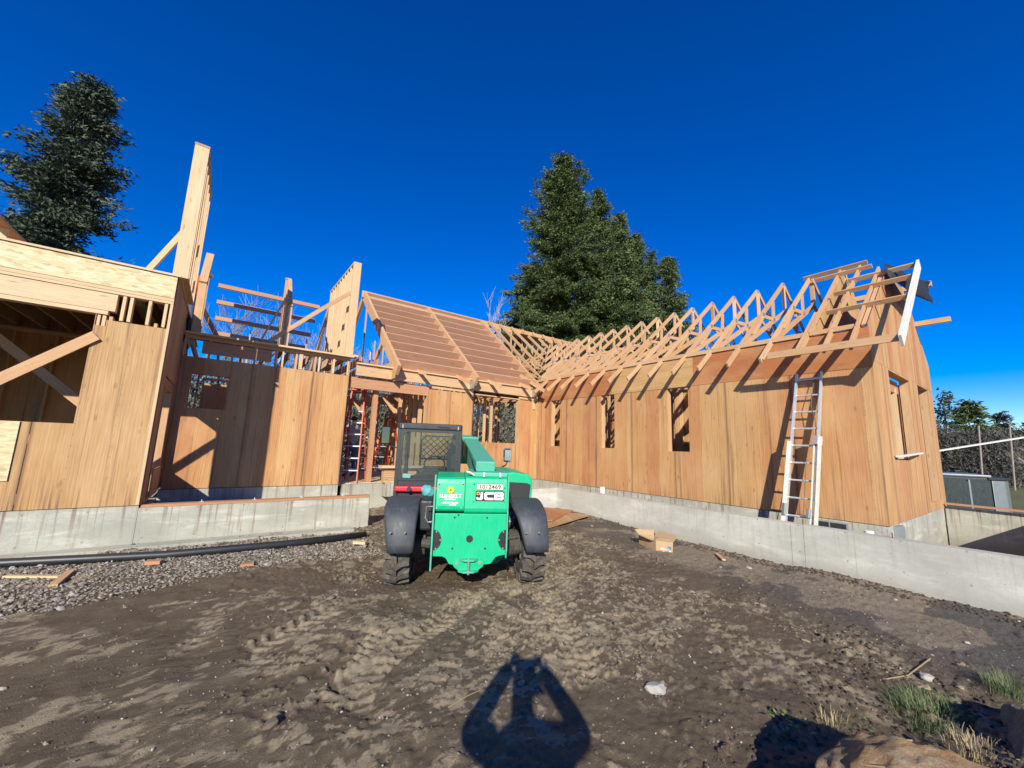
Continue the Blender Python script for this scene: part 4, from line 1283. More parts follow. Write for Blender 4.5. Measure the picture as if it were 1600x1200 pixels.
# counterweight hood above it: two sections with a rolled lower lip
def hood(x0, x1, y_, ztop, zlip):
    prof = [(y_ + .05, zlip), (y_ + .012, zlip + .008), (y_ - .012, zlip + .03), (y_ - .02, zlip + .07), (y_ - .012, zlip + .16), (y_ + .012, ztop - .07), (y_ + .03, ztop - .02), (y_ + .07, ztop), (y_ + .55, ztop + .03), (y_ + .55, zlip)]
    mb = MB(); mb.prism(prof, 0, x0, x1)
    return mb
V('hood_panel', hood(-.425, -.085, -.012, 1.27, .865), 'green', bevel=.006)
V('hood_panel', hood(-.083, .435, -.03, 1.285, .845), 'green', bevel=.008)
V('chassis', MB().box((-.40, .06, .40), (.42, 2.6, .84)), 'green_dark')
V('belly_plate', MB().prism([(-.30, .42), (-.30, .20), (-.12, .12), (.42, .12), (.52, .20), (.52, .42)], 1, .55, 1.5), 'green_dark')
V('side_flange', MB().prism([(-.05, 1.30), (.04, 1.30), (.03, .22), (-.02, .20), (-.055, .40)], 0, -.452, -.432), 'teal', bevel=.003)  # paler green paint stands in for light caught along both flange edges
V('side_flange', MB().prism([(-.03, 1.31), (.05, 1.31), (.05, .36), (.0, .33), (-.04, .42)], 0, .437, .455), 'teal', bevel=.003)
V('handle', MB().tube([(-.455, -.03, .93), (-.53, -.04, .93), (-.535, -.04, .80), (-.50, -.035, .75), (-.455, -.03, .76)], .008, 6), 'bolt')
# light housings: black half discs with bolts
def half(cx, cz, r, side):
    pts = [(cx + side * r * math.cos(a) * .78, cz + r * math.sin(a)) for a in np.linspace(-math.pi / 2, math.pi / 2, 14)]
    return MB().prism(pts if side > 0 else pts[::-1], 1, -.010, 0.0)
for cx, side in ((-.425, 1), (.435, -1)):
    t = V('lamp_plate', half(cx, .545, .115, side), 'mblack')
    V('lamp', MB().disc((cx + side * .035, -.022, .545), (0, 1, 0), .036, .012), 'ink', t)
    for dx, dz in ((.030, .095), (.078, 0), (.030, -.095)):
        V('bolt', MB().disc((cx + side * dx, -.018, .545 + dz), (0, 1, 0), .009, .008, 8), 'bolt', t)
V('tow_hole', MB().disc((.0, -.004, .555), (0, 1, 0), .042, .004, 20), 'ink')
mb = MB()
for x, z in ((-.19, .80), (.20, .80), (-.20, .445), (.19, .445), (-.145, .83)):
    mb.disc((x, -.003, z), (0, 1, 0), .012, .003, 10)
tag(V('plate_holes', mb, 'ink'), kind='stuff')
# tow hitch
hp = V('tow_hitch', MB().prism([(-.19, .285), (-.14, .335), (.14, .335), (.19, .285), (.17, .24), (.10, .19), (-.10, .19), (-.17, .24)][::-1], 1, -.012, -.001), 'green', bevel=.003)
V('hitch_jaw', MB().prism([(-.12, -.012), (.12, -.012), (.06, -.07), (-.06, -.07)], 2, .315, .335), 'teal', hp)
V('hitch_jaw', MB().prism([(-.12, -.012), (.12, -.012), (.06, -.07), (-.06, -.07)], 2, .185, .205), 'teal', hp)
V('hitch_pin', MB().tube([(0, -.05, .165), (0, -.05, .35)], .015, 10), 'bolt', hp)
for x in (-.135, .135): V('bolt', MB().disc((x, -.024, .285), (0, 1, 0), .02, .012, 8), 'bolt', hp)
# bolts on the left hood panel
for x, z in ((-.40, 1.20), (-.115, 1.205), (-.41, .915), (-.12, .92)):
    V('bolt', MB().disc((x, -.034, z), (0, 1, 0), .009, .02, 8), 'bolt')
for x, z in ((.02, 1.20), (.40, 1.16), (.02, .99), (.40, .99), (.33, 1.02)):
    V('panel_hole', MB().disc((x, -.046, z), (0, 1, 0), .006, .012, 8), 'ink')
# lettering and marks
def text(body, size, x, z, y_, mat, align='CENTER', off=0.0, sx_=1.0, name='lettering', shear=0):
    cu = bpy.data.curves.new(name, 'FONT')
    cu.body = body; cu.size = size; cu.align_x = align; cu.align_y = 'CENTER'
    cu.offset = off; cu.extrude = .0006; cu.shear = shear; cu.resolution_u = 3
    tmp = bpy.data.objects.new(name, cu); COL.objects.link(tmp)
    dg = bpy.context.evaluated_depsgraph_get()
    me = bpy.data.meshes.new_from_object(tmp.evaluated_get(dg))
    bpy.data.objects.remove(tmp)
    me.materials.clear(); me.materials.append(M[mat])
    o = bpy.data.objects.new(name, me); COL.objects.link(o); o.parent = TH
    o['kind'] = 'stuff'
    o.location = (x, y_, z); o.rotation_euler = (R(90), 0, 0); o.scale = (sx_, 1, 1)
    return o
YL, YRr = -.035, -.054
# sunflower: eight petals round a green eye
mb = MB()
cx, cz = -.255, 1.125
pet = []
for k in range(20):
    a = 2 * math.pi * k / 20 + .1
    r = .048 if k % 2 == 0 else .033
    pet.append((cx + r * math.cos(a), cz + r * math.sin(a)))
mb.prism(pet[::-1], 1, YL - .002, YL)
fl = V('sunflower_emblem', mb, 'yellow')
V('emblem_eye', MB().disc((cx, YL - .0045, cz), (0, 1, 0), .014, .002, 14), 'green_dark', fl)
text('SUNBELT', .062, -.255, 1.052, YL, 'white', off=.0012, sx_=1.05)
text('RENTALS', .027, -.255, 1.015, YL, 'white', off=.001, sx_=1.25)
text('1-800 No Runnin', .030, -.262, .975, YL, 'white', off=.001, sx_=.98)
text('247-0000', .022, -.225, .950, YL, 'white', off=.0008)
V('number_label', MB().box((.055, YRr, 1.138), (.375, YRr + .006, 1.200)), 'cream')
text('1012469', .068, .215, 1.168, YRr - .001, 'ink', off=.0007, sx_=1.14)
V('badge', MB().box((.045, YRr, 1.005), (.395, YRr + .006, 1.118)), 'ink')
bz0, bz1 = 1.016, 1.108
J = [(.056, bz0 + .012), (.068, bz0), (.118, bz0), (.132, bz0 + .014), (.132, bz1), (.104, bz1), (.104, bz0 + .032), (.098, bz0 + .024), (.078, bz0 + .024), (.074, bz0 + .030), (.056, bz0 + .030)]
Cc = [(.148, bz0 + .016), (.164, bz0), (.262, bz0), (.262, bz0 + .026), (.192, bz0 + .026), (.182, bz0 + .036), (.182, bz1 - .036), (.192, bz1 - .026), (.262, bz1 - .026), (.262, bz1), (.164, bz1), (.148, bz1 - .016)]
for poly in (J, Cc):
    V('badge_letter', MB().prism(poly[::-1], 1, YRr - .003, YRr - .001), 'white')
Bo = [(.272, bz0), (.372, bz0), (.386, bz0 + .012), (.386, bz0 + .036), (.378, bz0 + .046), (.386, bz0 + .056), (.386, bz1 - .012), (.372, bz1), (.272, bz1)]
bl = V('badge_letter', MB().prism(Bo[::-1], 1, YRr - .003, YRr - .001), 'white')
for z0 in (bz0 + .024, bz1 - .034):
    V('letter_counter', MB().box((.305, YRr - .0045, z0), (.355, YRr - .0032, z0 + .011)), 'ink', bl)
V('badge_square', MB().box((.056, YRr - .003, 1.075), (.092, YRr - .001, 1.108)), 'orange')
V('badge_square', MB().box((.065, YRr - .0045, 1.084), (.083, YRr - .0032, 1.099)), 'ink')

# boom
bd = Vector((-.045, 1, .155)).normalized()
b0 = Vector((.20, .10, 1.27))
V('boom_pivot', MB().box((-.02, .08, 1.18), (.46, .75, 1.335)), 'teal', bevel=.02)
V('outer_boom', MB().beam(b0 + bd * .25, b0 + bd * 2.5, .26, .30, (0, 0, 1)), 'teal', bevel=.015)
V('boom_collar', MB().beam(b0 + bd * 2.4, b0 + bd * 2.52, .30, .34), 'teal', bevel=.01)
V('inner_boom', MB().beam(b0 + bd * 2.5, b0 + bd * 3.1, .20, .24), 'green', bevel=.01)
V('boom_head', MB().beam(b0 + bd * 3.1, b0 + bd * 3.3 + Vector((0, 0, -.45)), .18, .2), 'green')
V('hose', MB().tube([(.05, .15, 1.33), (.02, .4, 1.42), (.04, .9, 1.47), (.02, 1.4, 1.56)], .012, 6), 'mblack')
V('hose', MB().tube([(.02, .02, 1.30), (-.03, -.01, 1.335), (-.07, .03, 1.34)], .012, 6), 'white_fg')
V('lift_ram', MB().tube([(.2, .5, .8), (.12, 1.9, 1.32)], .05, 12), 'mblack')
for x in (.13, .33): V('boom_bracket', MB().prism([(-.035, 1.285), (-.02, 1.285), (.02, 1.33), (-.01, 1.34)], 0, x, x + .02), 'bolt')
V('carriage', MB().box((-.35, 3.15, .25), (.55, 3.25, 1.0)), 'mblack')
for x in (-.2, .35): V('fork', MB().box((x, 3.25, .18), (x + .1, 4.3, .22)), 'mblack')

# cab
cx0, cx1, cy0, cy1, cz0, cz1 = -1.04, -.12, .92, 2.25, 1.10, 1.95
V('cab_roof', MB().box((cx0, cy0 - .01, 1.855), (cx1, cy1, 1.955)), 'mblack', bevel=.025)
for x in (cx0, cx1 - .055):
    V('cab_post', MB().beam((x + .028, cy0 + .03, .62), (x + .028, cy0 + .03, 1.88), .055, .06, (0, 1, 0)), 'mblack', bevel=.008)
    V('cab_post', MB().beam((x + .028, cy1 + .12, .70), (x + .028, cy1 - .05, 1.88), .055, .06, (0, 1, 0)), 'mblack', bevel=.008)
V('cab_sill', MB().box((cx0 + .002, cy0 + .01, 1.06), (cx1 - .002, cy0 + .07, 1.145)), 'mblack', bevel=.008)
V('cab_side', MB().box((cx1 - .045, cy0 + .02, .7), (cx1 - .015, cy1, 1.2)), 'mblack')
V('cab_side', MB().box((cx0 + .01, cy0 + .02, .55), (cx0 + .04, cy1, 1.02)), 'mblack')
V('cab_floor', MB().box((cx0, cy0, .52), (cx1, cy1, .62)), 'mblack')
# rounded gasket round the rear glass
def rrect(x0, x1, z0, z1, r, n_=6):
    pts = []
    for (cx_, cz_, a0) in ((x1 - r, z1 - r, 0), (x0 + r, z1 - r, 90), (x0 + r, z0 + r, 180), (x1 - r, z0 + r, 270)):
        for k in range(n_ + 1):
            a = R(a0 + 90 * k / n_)
            pts.append((cx_ + r * math.cos(a), cz_ + r * math.sin(a)))
    return pts
oo = rrect(cx0 + .05, cx1 - .05, 1.14, 1.86, .02); ii = rrect(cx0 + .085, cx1 - .085, 1.17, 1.825, .07)
mb = MB(); n_ = len(oo)
for y_ in (cy0 - .004, cy0 + .03):
    mb.add([(p[0], y_, p[1]) for p in oo + ii], [(i, (i + 1) % n_, n_ + (i + 1) % n_, n_ + i) for i in range(n_)])
mb.add([(p[0], cy0 - .004, p[1]) for p in ii] + [(p[0], cy0 + .03, p[1]) for p in ii], [(i, (i + 1) % n_, n_ + (i + 1) % n_, n_ + i) for i in range(n_)])
wf = V('rear_window', mb, 'mblack')
mb = MB(); mb.add([(p[0], cy0 + .013, p[1]) for p in ii], [tuple(range(n_))]); V('pane', mb, 'glass', wf)
V('sticker', MB().box((-.93, cy0 + .016, 1.175), (-.82, cy0 + .018, 1.235)), flat_mat('pale_teal_sticker', (.38, .66, .62), .5, 0, .05, 5), wf)
mb = MB(); mb.add([(cx0 + .02, cy0 + .06, 1.1), (cx0 + .02, cy1 - .05, 1.1), (cx0 + .02, cy1 - .05, 1.85), (cx0 + .02, cy0 + .06, 1.85)], [(0, 1, 2, 3)]); V('side_pane', mb, 'glass')
mb = MB(); mb.add([(cx1 - .02, cy0 + .06, 1.2), (cx1 - .02, cy1 - .05, 1.2), (cx1 - .02, cy1 - .05, 1.85), (cx1 - .02, cy0 + .06, 1.85)], [(0, 1, 2, 3)]); V('side_pane', mb, 'glass')
mb = MB(); mb.add([(cx0 + .06, cy1 + .02, 1.2), (cx1 - .06, cy1 + .02, 1.2), (cx1 - .06, cy1 - .03, 1.85), (cx0 + .06, cy1 - .03, 1.85)], [(0, 1, 2, 3)]); V('windscreen', mb, 'glass')
# roof details: slots and latches
for x in (cx0 + .06, cx1 - .07): V('roof_latch', MB().box((x, cy0 - .018, 1.875), (x + .018, cy0 - .011, 1.925)), 'greybox')
V('roof_label', MB().box((-.80, cy0 - .014, 1.89), (-.70, cy0 - .011, 1.925)), 'ink')
V('roof_scratch', MB().tube([(-.48, cy0 - .014, 1.915), (-.42, cy0 - .016, 1.90), (-.36, cy0 - .014, 1.905), (-.30, cy0 - .014, 1.89)], .005, 5), 'ink')
V('roof_slot', MB().box((-.56, cy0 - .014, 1.885), (-.545, cy0 - .011, 1.925)), 'ink')
# front grille guard seen through the glass: crossed bars
gr = V('screen_guard', MB().tube([(-.78, cy1 + .1, 1.27), (-.78, cy1 + .05, 1.72), (-.72, cy1 + .04, 1.80), (-.22, cy1 + .04, 1.80), (-.20, cy1 + .1, 1.27)], .012, 6), 'mblack')
yb_ = cy1 + .07
bars = 9
for s in (-1, 1):
    for k in range(-3, 6):
        pts = []
        for z in (1.40, 1.80):
            x = -.78 + .115 * k + (s * (z - 1.40) * 1.1 if s > 0 else .44 - (z - 1.40) * 1.1)
            pts.append((x, z))
        (xa, za), (xb, zb) = pts
        def clip(xa, za, xb, zb):
            t0, t1 = 0, 1
            for lo, hi in ((-.78, -.21),):
                dx = xb - xa
                ta, tb = (lo - xa) / dx, (hi - xa) / dx
                ta, tb = min(ta, tb), max(ta, tb)
                t0, t1 = max(t0, ta), min(t1, tb)
            return t0, t1
        t0, t1 = clip(xa, za, xb, zb)
        if t1 - t0 < .1: continue
        V('guard_bar', MB().tube([(xa + (xb - xa) * t0, yb_, za + (zb - za) * t0), (xa + (xb - xa) * t1, yb_, za + (zb - za) * t1)], .007, 5), 'mblack', gr)
V('guard_bar', MB().tube([(-.78, yb_, 1.40), (-.2, yb_, 1.40)], .014, 5), 'mblack', gr)
# seat, wheel, dash
st_ = V('seat', MB().box((-.78, 1.25, .95), (-.36, 1.75, 1.08)), 'seat', bevel=.04)
V('backrest', MB().box((-.76, 1.18, 1.02), (-.38, 1.28, 1.30)), 'seat', st_, bevel=.05)
V('dashboard', MB().box((-.72, 2.0, .9), (-.3, 2.2, 1.28)), 'seat', bevel=.03)
wh = V('steering_wheel', MB().tube([(-.52 + .17 * math.cos(a), 1.9 + .1 * math.sin(a), 1.33 + .12 * math.sin(a)) for a in np.linspace(0, 2 * math.pi, 22)], .012, 6, False), 'seat')
V('grab_bar', MB().tube([(-.62, 2.1, 1.38), (-.62, 2.08, 1.45), (-.30, 2.08, 1.45)], .018, 8), 'cream')
V('rear_console', MB().prism([(-.97, 1.15), (-.22, 1.15), (-.34, 1.26), (-.62, 1.28), (-.80, 1.20)], 1, 1.0, 1.15), 'seat')
V('pillar_trim', MB().prism([(-.30, 1.2), (-.19, 1.2), (-.19, 1.82), (-.24, 1.82), (-.33, 1.5)], 1, 1.1, 1.3), 'seat')
# red band, filler tube, rear bodywork under the cab
V('red_bumper', MB().box((-1.02, cy0 - .06, .99), (-.40, cy0 + .02, 1.065)), 'red_paint', bevel=.02)
V('knob', MB().disc((-.82, cy0 - .10, 1.03), (0, 1, 0), .032, .05, 12), 'mblack')
V('body_side', MB().box((-1.0, cy0 + .02, .45), (-.42, 2.4, 1.0)), 'mblack', bevel=.02)
V('filler_tube', MB().tube([(-.50, .62, 1.01), (-.44, .66, .9), (-.42, .72, .7)], [.07, .085, .09], 14), 'mblack')
V('filler_cap', MB().tube([(-.60, .53, 1.085), (-.565, .56, 1.05), (-.51, .60, 1.01)], [.045, .078, .072], 14), 'bluecap')
V('mudguard_liner', MB().box((-.62, .12, .62), (-.45, .95, .98)), 'mblack', bevel=.03)
# engine cover on the right
ec = MB().prism([(.455, .84), (.455, 1.30), (.60, 1.315), (.80, 1.29), (.86, 1.25), (.875, 1.17), (.86, .86)][::-1], 1, .55, 1.9)
V('engine_cover', ec, 'green', bevel=.02)
V('engine_grille', MB().prism([(.47, .86), (.47, 1.185), (.80, 1.17), (.845, 1.15), (.82, .87)][::-1], 1, .535, .549), 'ink')
# underside running gear
for y_ in (.42, 2.35):
    t = V('axle', MB().tube([(-.66, y_, .42), (.62, y_, .42)], .085, 14), 'mud_metal')
    for x in (-.60, .60): V('hub_reduction', MB().tube([(x - .07, y_, .42), (x + .07, y_, .42)], [.17, .15], 16), 'mud_metal', t)
    V('diff_housing', MB().tube([(-.18, y_, .42), (0, y_, .42), (.18, y_, .42)], [.10, .19, .10], 16), 'mud_metal', t)
V('hydraulic_pipes', MB().tube([(.5, .35, .80), (.53, .30, .70), (.50, .33, .58), (.56, .36, .50)], .02, 8), 'bolt')
V('steering_link', MB().tube([(.46, .25, .50), (.64, .28, .52)], .025, 8), 'mud_metal')
V('steering_link', MB().tube([(-.46, .25, .44), (-.66, .28, .46)], .055, 10), 'mud_metal')

# wheels: tyre with chevron lugs, rim, hub
def wheel(x, y_, label=None):
    rad, wd_ = .44, .29
    t = empty('wheel', (x, y_, rad - .06)); t.parent = TH
    core = MB()
    prof = [(-wd_ / 2 + .015, .20), (-wd_ / 2, .27), (-wd_ / 2 + .01, .34), (-wd_ / 2 + .035, rad - .055), (wd_ / 2 - .035, rad - .055), (wd_ / 2 - .01, .34), (wd_ / 2, .27), (wd_ / 2 - .015, .20)]
    N = 40; vs = []
    for k in range(N):
        a = 2 * math.pi * k / N
        vs += [(px_, r_ * math.cos(a), r_ * math.sin(a)) for px_, r_ in prof]
    m_ = len(prof)
    fs = [(k * m_ + i, k * m_ + i + 1, ((k + 1) % N) * m_ + i + 1, ((k + 1) % N) * m_ + i) for k in range(N) for i in range(m_ - 1)]
    core.add(vs, fs)
    ty = V('tyre', core, 'tyre', t)
    # lugs
    n_l = 15
    def ring(px_, a, r_): return (px_, r_ * math.cos(a), r_ * math.sin(a))
    for s in (-1, 1):
        lugs = MB()
        for k in range(n_l):
            a0_ = 2 * math.pi * (k + (.5 if s > 0 else 0)) / n_l
            dA = 2 * math.pi / n_l
            # footprint (x, angle): from the shoulder to past the centre, swept backwards
            fp = [(s * wd_ * .52, .30), (s * wd_ * .52, .78), (s * wd_ * .26, .74), (s * wd_ * -.02, .36), (s * wd_ * -.02, -.08), (s * wd_ * .24, .26)]
            lo = [ring(p, a0_ - q * dA, rad - .07 if abs(p) < wd_ * .4 else rad - .11) for p, q in fp]
            hi = [ring(p * .97, a0_ - (q * .92 + .02) * dA, rad - (.0 if abs(p) < wd_ * .4 else .012)) for p, q in fp]
            vs = lo + hi; c = len(fp)
            lugs.add(vs, [tuple(range(c)), tuple(range(2 * c - 1, c - 1, -1))] + [(i, c + i, c + (i + 1) % c, (i + 1) % c) for i in range(c)])
        o = V('tread_lugs', lugs, 'tyre', t)
        o['kind'] = 'stuff'
    V('rim', MB().tube([(-wd_ / 2 + .05, 0, 0), (wd_ / 2 - .05, 0, 0)], .205, 24), 'white_fg', t)
    V('hub', MB().tube([(-wd_ / 2, 0, 0), (wd_ / 2, 0, 0)], .09, 16), 'mud_metal', t)
    return t
for x in (-.835, .81):
    wheel(x, .42); wheel(x, 2.38)
# fenders: curved sheets over the rear tyres
def fender(xc, w0, w1, skew):
    mb = MB()
    angs = np.linspace(35, 180, 16)
    rows = []
    for a in angs:
        f = (a - 35) / 145.0
        w_ = w0 if f < .62 else w0 + (w1 - w0) * ((f - .62) / .38)
        x_c = xc + skew * max(0, (f - .6) / .4)
        r_ = .55
        # squarer shoulder at the back
        rr_ = r_ * (1 + .10 * math.exp(-((a - 138) / 22.0) ** 2))
        y_, z_ = .42 + rr_ * math.cos(R(a)), .43 + rr_ * math.sin(R(a))
        if a > 165: y_ = .42 - .555; z_ = .43 + .555 * math.sin(R(a)) * 1.0
        rows.append((x_c, w_, y_, z_, a))
    vs = []
    for x_c, w_, y_, z_, a in rows:
        ny_, nz_ = math.cos(R(a)), math.sin(R(a))
        ed = .030
        for u, dr in ((-1, -.05), (-.97, -.015), (-.86, 0), (.86, 0), (.97, -.015), (1, -.05)):
            vs.append((x_c + u * w_ / 2, y_ + ny_ * dr, z_ + nz_ * dr))
    fs = [(i * 6 + j, i * 6 + j + 1, (i + 1) * 6 + j + 1, (i + 1) * 6 + j) for i in range(len(rows) - 1) for j in range(5)]
    mb.add(vs, fs)
    o = V('fender', mb, 'fender', smooth=True)
    sd = o.modifiers.new('thick', 'SOLIDIFY'); sd.thickness = .014; sd.offset = 0
    for dx in (-.08, .08):
        V('bolt', MB().disc((xc + dx, -.172, .66), (0, 1, .15), .012, .012, 10), 'bolt', o)
    return o
fender(-.825, .40, .28, .035)
fender(.735, .40, .27, .075)
# mirrors
t = V('mirror_arm', MB().tube([(-1.04, 2.2, 1.55), (-1.30, 2.25, 1.6), (-1.36, 2.22, 1.68)], .012, 6), 'mblack')
V('mirror_housing', MB().box((-1.46, 2.19, 1.63), (-1.31, 2.235, 1.93)), 'mblack', t, bevel=.02)
V('mirror_glass', MB().box((-1.445, 2.18, 1.65), (-1.325, 2.189, 1.91)), 'mirror', t)
t = V('mirror_arm', MB().tube([(.46, 1.75, 1.30), (.62, 1.95, 1.30), (.70, 2.0, 1.34), (.73, 2.0, 1.40)], .012, 6), 'mblack')
V('mirror_housing', MB().tube([(.73, 2.03, 1.39), (.73, 2.035, 1.42), (.73, 2.035, 1.60), (.73, 2.03, 1.63)], [.05, .075, .075, .05], 14), 'chrome', t)
V('mirror_glass', MB().box((.675, 1.950, 1.42), (.785, 1.956, 1.60)), 'chrome', t)
V('work_lamp', MB().tube([(.62, 1.6, 1.24), (.62, 1.68, 1.24)], [.045, .06], 14), 'mblack')

# ================================================================== TREES
def conifer(x, y, z0, h, r, seed, mat='needle', label=None, group=None, dens=1.0, lean=(0, 0), pw=.8, droop=.25, fs=.34, low=.06, gaps=.12, name='fir_tree'):
    rg = np.random.RandomState(seed)
    t = tag(empty(name, (x, y, z0)), label, 'tree', group)
    mb = MB()
    tp = [(lean[0] * k / 6 + rg.uniform(-.15, .15) * (k > 0), lean[1] * k / 6 + rg.uniform(-.15, .15) * (k > 0), h * .97 * k / 6) for k in range(7)]
    mb.tube(tp, [max(.04, h * .014 * (1 - k / 6.2)) for k in range(7)], 8)
    nb = int(h * 13 * dens ** .5)
    hs = low + (1 - low) * rg.uniform(0, 1, nb) ** .85
    wh_ = .85 if h > 12 else .6
    hs = np.clip(np.round(hs * h / wh_) * wh_ / h + rg.normal(0, .010, nb), low, .995)
    P0, P1 = [], []
    cl, cd = [], []
    for hh in hs:
        L = r * (1 - hh) ** pw * (1.0 if hh > .12 else .6 + hh * 3.3)
        L *= rg.choice([rg.uniform(.40, .80), rg.uniform(.7, 1.0), rg.uniform(.9, 1.24)])
        if rg.uniform() < gaps: L *= .4
        L = max(L, .35)
        a = rg.uniform(0, 2 * math.pi)
        b = np.array([lean[0] * hh, lean[1] * hh, hh * h])
        d = np.array([math.cos(a), math.sin(a), 0])
        rise = .35 * hh - droop * (1 - hh)
        nst = max(3, int(L / .38))
        pts = []
        for k in range(nst + 1):
            f = k / nst
            pts.append(b + d * L * f + np.array([0, 0, L * (rise * f - .22 * f * f + .12 * f ** 3)]))
        mb.tube([pts[0], pts[nst // 2], pts[-1]], [max(.02, L * .011), .02, .008], 4, False)
        for k in range(1, nst + 1):
            f = k / nst
            if f < .22 and rg.uniform() < .7: continue
            wd2 = L * .22 * math.sin(min(1, f * 1.1) * math.pi * .9) + .18
            nc = 1 + int(wd2 / .28)
            for q in range(nc):
                side = rg.uniform(-1, 1) * wd2
                c = pts[k] + np.array([-d[1], d[0], 0]) * side + np.array([0, 0, rg.uniform(-.16, .10) - abs(side) * .22])
                cl.append(c); cd.append(d + np.array([-d[1], d[0], 0]) * side / (wd2 + .1) * .9)
    mb.build('trunk', 'bark', t)
    cl = np.array(cl); cd = np.array(cd)
    per = max(4, int(12 * dens))
    C = np.repeat(cl, per, 0); D = np.repeat(cd, per, 0)
    n_ = len(C)
    C = C + rg.normal(0, .20, (n_, 3)) * np.array([1, 1, .6])
    D = D + rg.normal(0, .55, (n_, 3)); D[:, 2] -= .15
    D /= np.linalg.norm(D, axis=1)[:, None]
    S = np.cross(D, rg.normal(0, 1, (n_, 3))); S /= np.linalg.norm(S, axis=1)[:, None]
    ln = fs * rg.uniform(.6, 1.3, (n_, 1)); wd3 = ln * rg.uniform(.16, .30, (n_, 1))
    a = C - S * wd3; b = C + S * wd3; c = C + D * ln
    co = np.stack([a, b, c], 1).reshape(-1, 3)
    me = np_mesh('crown', co, np.arange(3 * n_).reshape(-1, 3), False)
    at = me.attributes.new('tint', 'FLOAT', 'FACE')
    at.data.foreach_set('value', np.clip(np.repeat(rg.uniform(0, 1, len(cl)), per) * .7 + rg.uniform(0, .3, n_), 0, 1).astype(np.float32))
    o = link('crown', me, mat, t)
    return t

conifer(-7.95, 28.7, -.5, 20.6, 3.2, 11, 'needle_blue', 'broad dark conifer standing alone behind the garage at the far left', dens=2.4, pw=.45, droop=.28, fs=.22, low=.1, gaps=.25, lean=(.3, 0))
G_ = 'tall firs behind the roof valley'
conifer(28.6, 30.8, -1, 36.2, 7.6, 21, 'needle', 'tallest and widest dark fir behind the roof valley', G_, dens=1.9, pw=.50, fs=.26, gaps=.35, droop=.25)
conifer(26.2, 32.4, -1, 22.5, 6.2, 22, 'needle', 'lower bushy fir at the left foot of the tallest fir', G_, dens=1.5, pw=.5, fs=.26)
conifer(32.2, 28.6, -1, 32.2, 6.6, 23, 'needle', 'second tallest fir with a narrow top, just right of the tallest', G_, dens=1.6, pw=.65, fs=.26, gaps=.2)
conifer(34.6, 27.6, -1, 29.6, 5.8, 24, 'needle', 'slim fir top third from the left in the fir cluster', G_, dens=1.4, pw=.62, fs=.26)
conifer(36.5, 26.6, -1, 27.4, 5.4, 25, 'needle', 'fourth fir top of the cluster with a sparse pale tip', G_, dens=1.2, pw=.6, fs=.26, gaps=.3)
conifer(37.6, 25.5, -1, 25.2, 3.4, 26, 'needle_blue', 'thin sparse fir with a bare grey trunk at the right of the cluster', G_, dens=.7, pw=.6, fs=.26, gaps=.4)
conifer(38.4, 23.9, -1, 24.2, 4.2, 27, 'needle', 'rightmost bushy fir of the cluster above the trusses', G_, dens=1.4, pw=.6, fs=.26)
conifer(31.6, 25.6, -1, 20.5, 6.6, 28, 'needle', 'low full fir filling the centre foot of the fir cluster', G_, dens=1.5, pw=.45, fs=.26)
conifer(39.4, 22.6, -1, 16.4, 3.4, 29, 'needle', 'low fir at the right end of the cluster, mostly behind the trusses', G_, dens=1.2, pw=.5, fs=.26)

M['birch'] = flat_mat('pale_bark', (.52, .47, .40), .9, 0, .3, 3)
def bare_tree(x, y, z0, h, seed, spread=.45, label=None, group=None, mat='twig', levels=6, name='bare_tree', r0=None, n0=4):
    rg = random.Random(seed)
    t = tag(empty(name, (x, y, z0)), label, 'tree', group)
    tr, cr = MB(), MB()
    def grow(p, d, L, r, lv):
        q = p + d * L * .5 + Vector((rg.uniform(-1, 1), rg.uniform(-1, 1), 0)) * L * .05
        e = p + d * L
        (tr if lv <= 1 else cr).tube([p, q, e], [r, r * .85, r * .68], 5 if lv < 2 else 3, False)
        if lv >= levels: return
        for k in range(rg.choice([2, 3, 3]) if lv else n0):
            nd = (d + Vector((rg.uniform(-1, 1), rg.uniform(-1, 1), rg.uniform(-.25, .6))) * spread * 1.3).normalized()
            nd.z = nd.z * .9 + .12
            f = rg.uniform(.45, 1)
            grow(p + d * L * f, nd.normalized(), L * rg.uniform(.62, .82), r * .6, lv + 1)
    grow(Vector((0, 0, 0)), Vector((rg.uniform(-.05, .05), 0, 1)), h * .30, r0 or h * .014, 0)
    tr.build('trunk', 'twig' if mat == 'twig' else mat, t)
    cr.build('branches', mat, t)
    return t
bare_tree(19.0, 35.0, -1, 19.5, 5, .42, 'pale leafless tree rising behind the porch roof ridge', mat='birch', r0=.30)
GB = 'leafless trees behind the left bay'
bare_tree(.6, 30.0, -1, 14.5, 6, .5, 'leafless tree behind the left bay, leftmost of those between the rake walls', GB)
bare_tree(5.2, 31.0, -1, 13.2, 8, .5, 'leafless tree behind the middle rake wall of the left bay', GB)
bare_tree(8.6, 30.0, -1, 13.5, 9, .5, 'leafless tree beside the right rake wall of the left bay', GB)
bare_tree(23.5, 36.5, -1, 15.6, 12, .45, 'small leafless tree top between porch ridge and firs', None)
bare_tree(30.5, -.2, -.9, 6.5, 14, .38, 'leafless shrubby tree with upright twigs at the right edge', None, levels=5, n0=6)
